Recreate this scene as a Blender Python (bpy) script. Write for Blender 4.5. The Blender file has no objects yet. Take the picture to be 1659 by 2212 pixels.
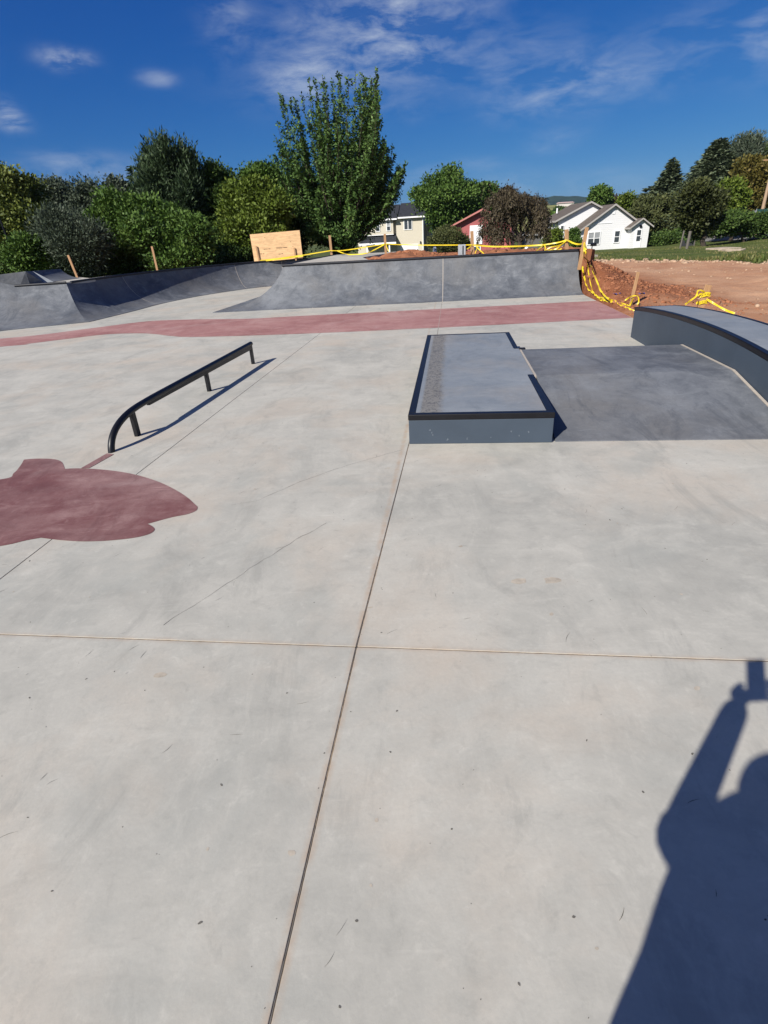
import bpy, bmesh, math, random
import numpy as np
from mathutils import Vector, Matrix

random.seed(7); rng = np.random.default_rng(11)
R = math.radians
scene = bpy.context.scene
C = scene.collection

# ------------------------------------------------------------------ camera
EYE = 1.6
PITCH = math.atan(595 / 1170.0); ROLL = math.atan(.0588); FPX = 1170.0
fwd = np.array([0, math.cos(PITCH), -math.sin(PITCH)])
_r0 = np.array([1., 0, 0]); _u0 = np.array([0, math.sin(PITCH), math.cos(PITCH)])
cR = math.cos(ROLL) * _r0 - math.sin(ROLL) * _u0
cU = math.sin(ROLL) * _r0 + math.cos(ROLL) * _u0
cam = bpy.data.cameras.new('camera'); camo = bpy.data.objects.new('camera', cam); C.objects.link(camo)
camo.matrix_world = Matrix(((cR[0], cU[0], -fwd[0], 0), (cR[1], cU[1], -fwd[1], 0), (cR[2], cU[2], -fwd[2], EYE), (0, 0, 0, 1)))
cam.sensor_fit = 'HORIZONTAL'; cam.sensor_width = 36; cam.lens = 36 * FPX / 1659.0
cam.clip_start = 0.01; cam.clip_end = 20000
scene.camera = camo

# ------------------------------------------------------------------ sun, sky, exposure
SUN_DIR = Vector((-.5394, -.5932, .5976)).normalized()          # towards the sun
SUN_EL = math.asin(SUN_DIR.z); SUN_AZ = math.atan2(SUN_DIR.x, SUN_DIR.y)
sl = bpy.data.lights.new('sun', 'SUN'); sl.energy = 5.0; sl.angle = R(.53); sl.color = (1, .955, .88)
so = bpy.data.objects.new('sun', sl); C.objects.link(so)
so.rotation_euler = SUN_DIR.to_track_quat('Z', 'Y').to_euler(); so.location = (-20, -20, 30)
vs = scene.view_settings; vs.view_transform = 'Standard'; vs.look = 'None'; vs.exposure = 0.5; vs.gamma = 1; vs.use_curve_mapping = False
SKY_STRENGTH = 0.079

def pixray(x, y):
    """direction of the sight line through a point of the photograph (1659 wide)"""
    d = fwd * FPX + cR * (x - 829.5) - cU * (y - 1106.)
    return d / np.linalg.norm(d)
def at(x, y, Y):
    d = pixray(x, y); return np.array([0, 0, EYE]) + d * (Y / d[1])
def flat(x, y, z=0.):
    d = pixray(x, y); return np.array([0, 0, EYE]) + d * ((z - EYE) / d[2])

world = bpy.data.worlds.new('World'); scene.world = world; world.use_nodes = True
def build_sky():
    nt = world.node_tree; N = nt.nodes; L = nt.links; N.clear()
    out = N.new('ShaderNodeOutputWorld'); bg = N.new('ShaderNodeBackground'); bg.inputs[1].default_value = SKY_STRENGTH
    L.new(bg.outputs[0], out.inputs[0])
    sky = N.new('ShaderNodeTexSky'); sky.sky_type = 'NISHITA'; sky.sun_disc = False
    sky.sun_elevation = SUN_EL; sky.sun_rotation = SUN_AZ; sky.altitude = 1200; sky.air_density = 1.0; sky.dust_density = .5; sky.ozone_density = 3.0
    tc = N.new('ShaderNodeTexCoord')
    def math_(op, a, b=None):
        m = N.new('ShaderNodeMath'); m.operation = op
        for i, v in enumerate((a, b)):
            if v is None: continue
            if isinstance(v, (int, float)): m.inputs[i].default_value = v
            else: L.new(v, m.inputs[i])
        return m.outputs[0]
    def dot(vec):
        m = N.new('ShaderNodeVectorMath'); m.operation = 'DOT_PRODUCT'; L.new(tc.outputs['Generated'], m.inputs[0]); m.inputs[1].default_value = vec
        return m.outputs['Value']
    mp = N.new('ShaderNodeMapping'); mp.inputs['Scale'].default_value = (5, 5, 15); L.new(tc.outputs['Generated'], mp.inputs[0])
    nz = N.new('ShaderNodeTexNoise'); nz.inputs['Scale'].default_value = 2.4; nz.inputs['Detail'].default_value = 9; nz.inputs['Roughness'].default_value = .62; nz.inputs['Distortion'].default_value = .35
    L.new(mp.outputs[0], nz.inputs[0])
    # drifting clouds: centre, half width, half height (photo points), tilt, strength
    clouds = [(128, 126, 34, 15, 3, 1.05), (160, 131, 34, 13, -5, .95), (338, 170, 30, 12, 0, .9), (10, 240, 26, 20, 25, .95), (26, 264, 26, 14, 5, .9), (488, 32, 40, 42, 20, .62), (760, 95, 190, 75, -6, .74),
              (650, 175, 70, 36, -10, .72), (860, 95, 90, 55, 0, .62), (900, 8, 140, 30, 0, .62), (1140, 140, 170, 55, 8, .46), (1255, 190, 75, 34, 0, .5), (1120, 230, 80, 32, 0, .36),
              (1450, 110, 110, 50, -14, .4), (1640, 75, 50, 40, -18, .46), (1195, 306, 60, 20, -5, .34), (140, 343, 70, 14, 0, .34), (215, 382, 110, 30, 0, .6), (90, 410, 120, 30, 0, .5),
              (1090, 392, 90, 26, 0, .3), (1270, 400, 140, 24, 0, .3), (1040, 352, 60, 16, 0, .26), (880, 240, 60, 20, 0, .26), (900, 385, 80, 26, 0, .3), (1900, 60, 150, 60, 0, .5), (700, -260, 220, 80, 0, .5)]
    vis = len(clouds)
    # unseen clouds added around the rest of the sky to whiten the shadow fill
    rr_ = random.Random(4); rest = []
    while len(rest) < 34:
        az = rr_.uniform(0, 2 * math.pi); el = R(rr_.uniform(8, 70))
        if math.cos(az) > .45: continue
        rest.append((np.array([math.sin(az) * math.cos(el), math.cos(az) * math.cos(el), math.sin(el)]), rr_.uniform(220, 520), rr_.uniform(90, 240), 0, rr_.uniform(.9, 1.5)))
    clouds = [(pixray(c[0], c[1]),) + c[2:] for c in clouds] + rest
    # deep high altitude blue: per channel response of the sky
    sep = N.new('ShaderNodeSeparateColor'); L.new(sky.outputs[0], sep.inputs[0]); cmb = N.new('ShaderNodeCombineColor')
    for i, (k, p) in enumerate(((.048, 1.72), (.305, 1.04), (1.24, .63))):
        L.new(math_('MULTIPLY', math_('POWER', sep.outputs[i], p), k), cmb.inputs[i])
    tot = None
    for (n, hw, hh, tilt, s) in clouds:
        up = np.array([0, 0, 1.]); u = np.cross(n, up); u /= np.linalg.norm(u); v = np.cross(u, n)
        t = R(tilt); uu = math.cos(t) * u - math.sin(t) * v; vv = math.sin(t) * u + math.cos(t) * v
        k = 1 / (FPX * 1.05)
        a = math_('DIVIDE', dot(tuple(uu)), hw * k); b = math_('DIVIDE', dot(tuple(vv)), hh * k)
        q = math_('ADD', math_('MULTIPLY', a, a), math_('MULTIPLY', b, b))
        e = math_('MULTIPLY', math_('POWER', 2.718, math_('MULTIPLY', math_('POWER', q, 1.25), -1.15)), s)
        e = math_('MULTIPLY', e, math_('GREATER_THAN', dot(tuple(n)), 0.))
        tot = e if tot is None else math_('ADD', tot, e)
    tot = math_('MINIMUM', tot, 1.6)
    rmp = N.new('ShaderNodeMapRange'); rmp.inputs[1].default_value = .40; rmp.inputs[2].default_value = .72; rmp.inputs[3].default_value = .0; rmp.inputs[4].default_value = 1.0
    L.new(nz.outputs[0], rmp.inputs[0])
    dens = math_('MULTIPLY', tot, math_('ADD', math_('MULTIPLY', rmp.outputs[0], .43), .02))
    dens = math_('MINIMUM', dens, .8)
    mx = N.new('ShaderNodeMix'); mx.data_type = 'RGBA'; L.new(dens, mx.inputs[0]); L.new(cmb.outputs[0], mx.inputs[6]); mx.inputs[7].default_value = (6.4, 6.9, 7.4, 1)
    L.new(mx.outputs[2], bg.inputs[0])
build_sky()

# ------------------------------------------------------------------ helpers
# park frame: u to the right along the floor joint, v away from the camera
TH = R(-7.9); EU = np.array([math.cos(TH), math.sin(TH), 0]); EV = np.array([-math.sin(TH), math.cos(TH), 0])
PO = flat(770, 1397)
def P(u, v, z=0.): return PO + EU * u + EV * v + np.array([0, 0, z])
def UV(p): d = np.asarray(p) - PO; return float(d @ EU), float(d @ EV)
def uvz(px, py, z=0.): return UV(flat(px, py, z))
def nodes(name):
    m = bpy.data.materials.new(name); m.use_nodes = True
    nt = m.node_tree; b = nt.nodes['Principled BSDF']
    return m, nt, b
def lk(nt, a, b): nt.links.new(a, b)
def objcoord(nt, scale=(1, 1, 1), rot=(0, 0, 0), geo=False):
    if geo:
        g = nt.nodes.new('ShaderNodeNewGeometry'); o = g.outputs['Position']
    else:
        g = nt.nodes.new('ShaderNodeTexCoord'); o = g.outputs['Object']
    mp = nt.nodes.new('ShaderNodeMapping'); mp.inputs['Scale'].default_value = scale; mp.inputs['Rotation'].default_value = rot
    lk(nt, o, mp.inputs[0]); return mp.outputs[0]
def noise(nt, vec, scale, detail=6, rough=.55, dist=0.):
    n = nt.nodes.new('ShaderNodeTexNoise'); n.inputs['Scale'].default_value = scale; n.inputs['Detail'].default_value = detail
    n.inputs['Roughness'].default_value = rough; n.inputs['Distortion'].default_value = dist
    lk(nt, vec, n.inputs['Vector']); return n.outputs[0]
def ramp(nt, fac, stops, interp='LINEAR'):
    r = nt.nodes.new('ShaderNodeValToRGB'); cr = r.color_ramp; cr.interpolation = interp
    while len(cr.elements) > 1: cr.elements.remove(cr.elements[-1])
    cr.elements[0].position = stops[0][0]; cr.elements[0].color = tuple(stops[0][1]) + (1,)
    for p, c in stops[1:]:
        e = cr.elements.new(p); e.color = tuple(c) + (1,)
    lk(nt, fac, r.inputs[0]); return r.outputs[0]
def gray(nt, fac, a, b, lo=0., hi=1.):
    m = nt.nodes.new('ShaderNodeMapRange'); lk(nt, fac, m.inputs[0])
    m.inputs[1].default_value = a; m.inputs[2].default_value = b; m.inputs[3].default_value = lo; m.inputs[4].default_value = hi; return m.outputs[0]
def mixc(nt, fac, a, b, mode='MIX'):
    m = nt.nodes.new('ShaderNodeMix'); m.data_type = 'RGBA'; m.blend_type = mode
    for i, v in ((0, fac), (6, a), (7, b)):
        if isinstance(v, (int, float)): m.inputs[i].default_value = v
        elif isinstance(v, tuple): m.inputs[i].default_value = v + (1,) if len(v) == 3 else v
        else: lk(nt, v, m.inputs[i])
    return m.outputs[2]
def bump(nt, b, h, strength=.2, dist=.01):
    n = nt.nodes.new('ShaderNodeBump'); n.inputs['Strength'].default_value = strength; n.inputs['Distance'].default_value = dist
    lk(nt, h, n.inputs['Height']); lk(nt, n.outputs[0], b.inputs['Normal'])

def concrete(name, c0, c1, c2, streak=(1, 1, 1), swirl=.25, rough=.75, warm=None, specks=True, wet=None, scuff=.30, joints=False):
    m, nt, b = nodes(name)
    v = objcoord(nt, geo=True)
    n1 = noise(nt, v, .62, 8, .62, .25); n2 = noise(nt, v, 3.1, 9, .68, .3); n3 = noise(nt, v, 60, 4, .6)
    base = ramp(nt, n1, [(.3, c0), (.5, c1), (.7, c2)])
    vs_ = objcoord(nt, streak, (0, 0, R(28)), geo=True)
    n4 = noise(nt, vs_, 2.3, 9, .7, .7)
    base = mixc(nt, gray(nt, n2, .38, .7, 0, .5), base, c2)
    base = mixc(nt, gray(nt, n4, .52, .66, 0, swirl), base, tuple(min(1, x * 1.15) for x in c2))
    base = mixc(nt, gray(nt, n4, .48, .28, 0, swirl), base, tuple(x * .8 for x in c0))
    if warm:
        n5 = noise(nt, v, .7, 8, .62, .3)
        base = mixc(nt, gray(nt, n5, .48, .68, 0, .72), base, warm)
    if wet:
        n6 = noise(nt, objcoord(nt, (1, 1, 1), (0, 0, .7), geo=True), .75, 7, .62, 1.0)
        base = mixc(nt, gray(nt, n6, .55, .68, 0, .45), base, wet)
    n8 = noise(nt, v, 11, 9, .72, .4); n9 = noise(nt, objcoord(nt, (1.6, .7, 1), (0, 0, -.35), geo=True), 1.5, 10, .74, .8)
    base = mixc(nt, gray(nt, n8, .56, .72, 0, .38), base, tuple(min(1, x * 1.2) for x in c2)); base = mixc(nt, gray(nt, n8, .45, .3, 0, .32), base, tuple(x * .8 for x in c0))
    base = mixc(nt, gray(nt, n9, .53, .64, 0, .45), base, tuple(x * .88 for x in c0)); base = mixc(nt, gray(nt, n9, .45, .34, 0, .35), base, tuple(min(1, x * 1.08) for x in c2))
    if joints:
        # rusty stain bled out along the saw cuts
        sp_ = nt.nodes.new('ShaderNodeSeparateXYZ'); mj = nt.nodes.new('ShaderNodeMapping'); mj.vector_type = 'TEXTURE'; mj.inputs['Location'].default_value = tuple(PO); mj.inputs['Rotation'].default_value = (0, 0, TH); lk(nt, v, mj.inputs[0]); lk(nt, mj.outputs[0], sp_.inputs[0])
        for k_ in (0, 1):
            ab = nt.nodes.new('ShaderNodeMath'); ab.operation = 'ABSOLUTE'; lk(nt, sp_.outputs[k_], ab.inputs[0])
            mu = nt.nodes.new('ShaderNodeMath'); mu.operation = 'MULTIPLY'; lk(nt, gray(nt, ab.outputs[0], .006, .026, 1, 0), mu.inputs[0]); lk(nt, gray(nt, noise(nt, v, 9 + k_, 5, .7), .36, .62, .05, (.62, .4)[k_]), mu.inputs[1])
            base = mixc(nt, mu.outputs[0], base, (.36, .25, .165))
    base = mixc(nt, gray(nt, n3, .3, .7, 0, .22), base, tuple(x * .78 for x in c1))
    if specks:
        vo = nt.nodes.new('ShaderNodeTexVoronoi'); vo.inputs['Scale'].default_value = 4.2; lk(nt, v, vo.inputs['Vector'])
        base = mixc(nt, gray(nt, vo.outputs['Distance'], .012, .022, .75, 0), base, tuple(x * .28 for x in c1))
        # faint trowel marks and scuffs in patches
        for k_, (rot, sc) in enumerate(((.5, (2.2, 30, 1)), (-1.0, (2., 26, 1)))):
            msk = gray(nt, noise(nt, v, 1.7 + k_, 3, .5, .8), .54, .66, 0, 1)
            ln_ = gray(nt, noise(nt, objcoord(nt, sc, (0, 0, rot), geo=True), 1.4, 3, .5, .5), .64, .74, 0, scuff)
            mm_ = nt.nodes.new('ShaderNodeMath'); mm_.operation = 'MULTIPLY'; lk(nt, msk, mm_.inputs[0]); lk(nt, ln_, mm_.inputs[1])
            base = mixc(nt, mm_.outputs[0], base, tuple(min(1, x * 1.3) for x in c2) if k_ == 0 else tuple(x * .68 for x in c1))
    lk(nt, base, b.inputs['Base Color'])
    b.inputs['Roughness'].default_value = rough
    b.inputs['Specular IOR Level'].default_value = .35
    bump(nt, b, n3, .12, .004)
    return m
def simple(name, c, rough=.6, metal=0., var=.12, scale=8., bmp=0., spec=.5):
    m, nt, b = nodes(name)
    v = objcoord(nt); n = noise(nt, v, scale, 5)
    col = ramp(nt, n, [(.25, tuple(x * (1 - var) for x in c)), (.75, tuple(min(1, x * (1 + var)) for x in c))])
    lk(nt, col, b.inputs['Base Color']); b.inputs['Roughness'].default_value = rough; b.inputs['Metallic'].default_value = metal
    b.inputs['Specular IOR Level'].default_value = spec
    if bmp: bump(nt, b, noise(nt, v, scale * 6, 4), bmp, .01)
    return m
def leafmat(name, dark, mid, light, trans=.12):
    m = bpy.data.materials.new(name); m.use_nodes = True; nt = m.node_tree; nt.nodes.clear()
    out = nt.nodes.new('ShaderNodeOutputMaterial'); a = nt.nodes.new('ShaderNodeAttribute'); a.attribute_name = 'tint'
    col = ramp(nt, a.outputs['Fac'], [(0., dark), (.5, mid), (1., light)])
    d = nt.nodes.new('ShaderNodeBsdfPrincipled'); d.inputs['Roughness'].default_value = .6; d.inputs['Specular IOR Level'].default_value = .22
    t = nt.nodes.new('ShaderNodeBsdfTranslucent'); lk(nt, col, d.inputs['Base Color']); lk(nt, col, t.inputs[0])
    x = nt.nodes.new('ShaderNodeMixShader'); x.inputs[0].default_value = trans
    lk(nt, d.outputs[0], x.inputs[1]); lk(nt, t.outputs[0], x.inputs[2]); lk(nt, x.outputs[0], out.inputs[0])
    return m

def empty(name, loc):
    o = bpy.data.objects.new(name, None); o.location = tuple(map(float, loc)); o.empty_display_size = .2; C.objects.link(o); return o
def tag(o, label=None, cat=None, group=None, kind=None):
    if label: o['label'] = label
    if cat: o['category'] = cat
    if group: o['group'] = group
    if kind: o['kind'] = kind
    return o
def wloc(o):
    v = Vector((0, 0, 0))
    while o is not None: v += o.location; o = o.parent
    return v
class MB:
    """collects world-space verts/faces; build() links ONE mesh object whose origin is its own base (or its parent's)"""
    def __init__(s): s.v = []; s.f = []; s.uv = {}
    def add(s, vs_, fs):
        o = len(s.v); s.v += [tuple(map(float, p)) for p in vs_]; s.f += [tuple(i + o for i in f) for f in fs]; return s
    def box(s, lo, hi):
        x0, y0, z0 = lo; x1, y1, z1 = hi
        return s.add([(x0, y0, z0), (x1, y0, z0), (x1, y1, z0), (x0, y1, z0), (x0, y0, z1), (x1, y0, z1), (x1, y1, z1), (x0, y1, z1)],
                     [(0, 3, 2, 1), (4, 5, 6, 7), (0, 1, 5, 4), (1, 2, 6, 5), (2, 3, 7, 6), (3, 0, 4, 7)])
    def hexa(s, bot, top):
        """prism between two equal rings of points"""
        n = len(bot)
        return s.add(list(bot) + list(top), [tuple(range(n - 1, -1, -1)), tuple(range(n, 2 * n))] + [(i, (i + 1) % n, n + (i + 1) % n, n + i) for i in range(n)])
    def tube(s, pts, rad, seg=10, cap=True):
        pts = [Vector(tuple(map(float, p))) for p in pts]; n = len(pts)
        if isinstance(rad, (int, float)): rad = [rad] * n
        rings = []; prev = None
        for i, p in enumerate(pts):
            t = (pts[min(i + 1, n - 1)] - pts[max(i - 1, 0)]).normalized()
            if prev is None:
                a = t.orthogonal().normalized()
            else:
                a = (prev - t * prev.dot(t)); a = a.normalized() if a.length > 1e-6 else t.orthogonal().normalized()
            prev = a; b_ = t.cross(a)
            rings.append([p + (a * math.cos(2 * math.pi * k / seg) + b_ * math.sin(2 * math.pi * k / seg)) * rad[i] for k in range(seg)])
        o = len(s.v)
        for r_ in rings: s.v += [tuple(q) for q in r_]
        for i in range(n - 1):
            for k in range(seg):
                s.f.append((o + i * seg + k, o + i * seg + (k + 1) % seg, o + (i + 1) * seg + (k + 1) % seg, o + (i + 1) * seg + k))
        if cap:
            s.f.append(tuple(o + k for k in range(seg - 1, -1, -1))); s.f.append(tuple(o + (n - 1) * seg + k for k in range(seg)))
        return s
    def grid(s, rows):
        n = len(rows); m = len(rows[0])
        return s.add([p for r_ in rows for p in r_], [(i * m + j, i * m + j + 1, (i + 1) * m + j + 1, (i + 1) * m + j) for i in range(n - 1) for j in range(m - 1)])
    def beam(s, a, b, w, d, up=(0, 0, 1)):
        """rectangular stick from a to b, w across, d deep"""
        a = Vector(tuple(map(float, a))); b = Vector(tuple(map(float, b))); t = (b - a).normalized()
        u = Vector(up); x = t.cross(u)
        if x.length < 1e-3: x = t.cross(Vector((0, 1, 0)))
        x.normalize(); y = x.cross(t)
        q = [(-w / 2, -d / 2), (w / 2, -d / 2), (w / 2, d / 2), (-w / 2, d / 2)]
        return s.hexa([a + x * i + y * j for i, j in q], [b + x * i + y * j for i, j in q])
    def build(s, name, mat, parent=None, smooth=False, bevel=0., origin=None, segs=2):
        me = bpy.data.meshes.new(name)
        if parent is not None: o0 = wloc(parent)
        elif origin is not None: o0 = Vector(tuple(map(float, origin)))
        else:
            a = np.array(s.v); o0 = Vector((float(a[:, 0].mean()), float(a[:, 1].mean()), float(a[:, 2].min())))
        me.from_pydata([tuple(Vector(p) - o0) for p in s.v], [], s.f)
        me.materials.append(mat); me.update()
        bm = bmesh.new(); bm.from_mesh(me); bmesh.ops.recalc_face_normals(bm, faces=bm.faces)
        if bevel:
            ed = [e for e in bm.edges if len(e.link_faces) == 2 and e.calc_face_angle(0) > .5]
            bmesh.ops.bevel(bm, geom=ed, offset=bevel, segments=segs, profile=.5, affect='EDGES', clamp_overlap=True)
        bm.to_mesh(me); bm.free()
        if smooth:
            me.polygons.foreach_set('use_smooth', [True] * len(me.polygons))
            try: me.set_sharp_from_angle(angle=R(40))
            except Exception: pass
        o = bpy.data.objects.new(name, me); C.objects.link(o)
        if parent is not None: o.parent = parent
        else: o.location = o0
        return o
def np_mesh(name, verts, faces, mat, parent=None, attr=None, smooth=False, origin=None):
    """fast quad mesh from arrays (world space)"""
    verts = np.asarray(verts, np.float32); faces = np.asarray(faces, np.int32)
    o0 = np.array(wloc(parent)) if parent is not None else (np.array(origin) if origin is not None else np.zeros(3))
    me = bpy.data.meshes.new(name); k = faces.shape[1]
    me.vertices.add(len(verts)); me.vertices.foreach_set('co', (verts - o0).astype(np.float32).ravel())
    me.loops.add(faces.size); me.loops.foreach_set('vertex_index', faces.ravel())
    me.polygons.add(len(faces)); me.polygons.foreach_set('loop_start', np.arange(0, faces.size, k, dtype=np.int32))
    me.update(calc_edges=True)
    if attr is not None:
        for nm, val in attr.items():
            at_ = me.attributes.new(nm, 'FLOAT', 'POINT'); at_.data.foreach_set('value', np.asarray(val, np.float32))
    if smooth: me.polygons.foreach_set('use_smooth', np.ones(len(faces), bool))
    me.materials.append(mat)
    o = bpy.data.objects.new(name, me); C.objects.link(o)
    if parent is not None: o.parent = parent
    elif origin is not None: o.location = tuple(map(float, origin))
    return o

def sm(t): t = np.clip(t, 0, 1); return t * t * (3 - 2 * t)

# ------------------------------------------------------------------ materials
M = {}
M['floor'] = concrete('pale_concrete', (.285, .280, .250), (.385, .370, .325), (.46, .44, .385), (1, 1.5, 1), .35, .7, warm=(.46, .385, .305), wet=(.275, .285, .26), joints=True)
M['ramp'] = concrete('tinted_blue_grey_concrete', (.050, .057, .070), (.090, .098, .113), (.175, .184, .196), (1, 1, 2.2), .6, .72, scuff=.7, warm=(.13, .125, .12))
M['ramp_top'] = concrete('smooth_tinted_concrete', (.135, .155, .175), (.185, .205, .225), (.24, .255, .265), (1, 2, 1), .35, .55, warm=(.27, .245, .215))
M['red'] = concrete('red_stained_concrete', (.23, .095, .085), (.31, .145, .132), (.40, .24, .215), (1, 2.5, 1), .5, .65, wet=(.42, .29, .265), scuff=.5)
M['emblem'] = concrete('dark_red_stained_concrete', (.10, .038, .037), (.155, .063, .060), (.30, .19, .175), (1, 2, 1), .45, .65, scuff=.9, wet=(.33, .235, .22))
M['paint'] = simple('grey_blue_paint', (.047, .063, .085), .55, 0, .10, 3.0, .06, .3)
M['black'] = simple('black_painted_steel', (.006, .006, .008), .4, 0, .3, 12, .03, .35)
M['coping'] = simple('dark_steel', (.012, .013, .017), .45, .0, .3, 10, .03, .4)
M['caulk'] = simple('pale_joint_sealant', (.34, .30, .255), .8, 0, .15, 20)
M['joint'] = simple('sandy_joint_filler', (.20, .155, .11), .95, 0, .6, 30)
M['crack'] = simple('dark_crack', (.10, .09, .08), .95, 0, .3, 20)
M['wood'] = None
def wood(name, c, knots=False):
    m, nt, b = nodes(name); v = objcoord(nt, (22, 22, 1.6) if not knots else (2.2, 2.2, 9))
    n = noise(nt, v, 1.2, 6, .6, 1.2)
    col = ramp(nt, n, [(.3, tuple(x * .72 for x in c)), (.55, c), (.75, tuple(min(1, x * 1.2) for x in c))])
    if knots:
        vo = nt.nodes.new('ShaderNodeTexVoronoi'); vo.inputs['Scale'].default_value = 3.6; lk(nt, objcoord(nt, (1, 1, 1.6)), vo.inputs['Vector'])
        col = mixc(nt, gray(nt, vo.outputs['Distance'], .05, .12, .85, 0), col, (.16, .075, .03))
    lk(nt, col, b.inputs['Base Color']); b.inputs['Roughness'].default_value = .75
    return m
M['stake'] = wood('stake_timber', (.40, .235, .115)); M['ply'] = wood('plywood', (.68, .43, .22), True)
def tapemat():
    m, nt, b = nodes('yellow_caution_tape')
    uvn = nt.nodes.new('ShaderNodeUVMap'); uvn.uv_map = 'UVMap'
    sep = nt.nodes.new('ShaderNodeSeparateXYZ'); lk(nt, uvn.outputs[0], sep.inputs[0])
    # printed dark word blocks along the tape: letters made by stripes
    def mth(op, a, bb=None):
        x = nt.nodes.new('ShaderNodeMath'); x.operation = op
        for i, q in enumerate((a, bb)):
            if q is None: continue
            if isinstance(q, (int, float)): x.inputs[i].default_value = q
            else: lk(nt, q, x.inputs[i])
        return x.outputs[0]
    fr = mth('FRACT', mth('MULTIPLY', sep.outputs[0], 1.6)); word = mth('LESS_THAN', fr, .42)
    let = mth('LESS_THAN', mth('FRACT', mth('MULTIPLY', sep.outputs[0], 21.)), .62)
    band = mth('MULTIPLY', mth('GREATER_THAN', sep.outputs[1], .3), mth('LESS_THAN', sep.outputs[1], .7))
    k = mth('MULTIPLY', mth('MULTIPLY', word, let), band)
    col = mixc(nt, mth('MULTIPLY', k, .5), (.70, .52, .02), (.02, .018, .01))
    lk(nt, col, b.inputs['Base Color']); b.inputs['Roughness'].default_value = .38
    return m
M['tape'] = tapemat()

# ------------------------------------------------------------------ terrain
def h0(x, y):
    x = np.asarray(x, float); y = np.asarray(y, float)
    s = -1.25 * sm((y - 30) / 42.) * (1 - .75 * sm((x - 33) / 14.) * (1 - sm((y - 90) / 40.)))
    s = s * (1 - .6 * sm((-x - 4) / 20.))
    s = s - 1.5 * sm((y - 110) / 200.)
    return s - .03
def ground(px, py):
    """where the sight line through a photo point meets the natural ground"""
    d = pixray(px, py); t0 = 4.
    while t0 < 3000:
        q = np.array([0, 0, EYE]) + d * t0
        if q[2] < h0(q[0], q[1]): break
        t0 *= 1.01
    return np.array([q[0], q[1], float(h0(q[0], q[1]))])

# outline of the concrete (tops of the ramps), park frame
def bowl_curve():
    pts = [(-10.25, 13.43)]
    for px, py in ((286, 592), (338.9, 586.8), (461.5, 575.2), (543, 567.4), (620.8, 561.3)):
        pts.append(uvz(px, py, .9))
    return pts
BOWL_TOP = [(-10.25, 13.43), (-10.32, 14.8), (-10.30, 16.4), (-10.02, 18.2), (-9.35, 20.3), (-8.5, 21.9), (-7.4, 22.9), (-6.2, 23.35), (-4.2, 23.6)]
BOWL_BOT = [(-9.0, 12.09), (-8.98, 14.4), (-9.06, 16.2), (-8.85, 18.0), (-8.35, 19.6), (-7.7, 20.9), (-6.95, 21.65), (-6.0, 22.0), (-4.2, 22.25)]
OUT = [(3.76, -6), (3.76, 13.45), (3.83, 14.62), (3.4, 15.3), (-2.0, 15.5), (-2.4, 17.5), (-3.9, 23.4)] + BOWL_TOP[::-1] + [(-11.5, 13.1), (-14, 12.45), (-20, 10.2), (-20, -6)]
OUTW = np.array([P(u, v)[:2] for u, v in OUT])
def outside(x, y):
    """signed distance to the concrete outline: positive outside"""
    x = np.asarray(x, float); y = np.asarray(y, float); n = len(OUTW)
    d = np.full(x.shape, 1e9); ins = np.zeros(x.shape, bool)
    for i in range(n):
        a = OUTW[i]; b_ = OUTW[(i + 1) % n]; e = b_ - a
        t = np.clip(((x - a[0]) * e[0] + (y - a[1]) * e[1]) / (e @ e), 0, 1)
        d = np.minimum(d, np.hypot(x - a[0] - t * e[0], y - a[1] - t * e[1]))
        c = ((a[1] > y) != (b_[1] > y)) & (x < (b_[0] - a[0]) * (y - a[1]) / (b_[1] - a[1] + 1e-12) + a[0]); ins ^= c
    return np.where(ins, -d, d)
def vnoise(x, y, s, seed=0):
    """cheap smooth value noise"""
    r_ = np.random.default_rng(seed).random((64, 64)); X = x / s; Y = y / s
    i = np.floor(X).astype(int); j = np.floor(Y).astype(int); fx = sm(X - i); fy = sm(Y - j)
    g = lambda a, b_: r_[a % 64, b_ % 64]
    return (g(i, j) * (1 - fx) + g(i + 1, j) * fx) * (1 - fy) + (g(i, j + 1) * (1 - fx) + g(i + 1, j + 1) * fx) * fy - .5
def fbm(x, y, s, o=4, seed=0):
    return sum(vnoise(x + 13.7 * k, y - 7.1 * k, s / 2 ** k, seed + k) * .5 ** k for k in range(o))
def terrain(x, y):
    x = np.asarray(x, float); y = np.asarray(y, float)
    dx = x - PO[0]; dy = y - PO[1]; u = dx * EU[0] + dy * EU[1]; v = dx * EV[0] + dy * EV[1]
    base = h0(x, y); d = outside(x, y)
    back = sm((v - 12.9) / 1.2) * sm((3.9 - u) / .3) * sm((9 - d) / 8.)                        # backfill behind the ramps
    back = np.maximum(back, sm((v - 10.2) / 1.) * sm((-9.5 - u) / 1.) * sm((9 - d) / 8.))
    mound = sm((v - 10.0) / 4.3) * sm((6.3 - u) / 3.0) * sm((u - 2) / 1.5) * sm((7.5 - d) / 6.) * .90
    hh = base + np.maximum(back * .88, mound) 
    hh = hh + (fbm(x, y, 1.6, 4, 3) * .13 + fbm(x, y, .45, 2, 9) * .05) * sm(d / .8) * sm((34 - y) / 8.)
    ramp_ = sm((d + .02) / .28)
    return np.where(d < 0, -.35, -.1 + (hh + .1) * ramp_) 

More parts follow.
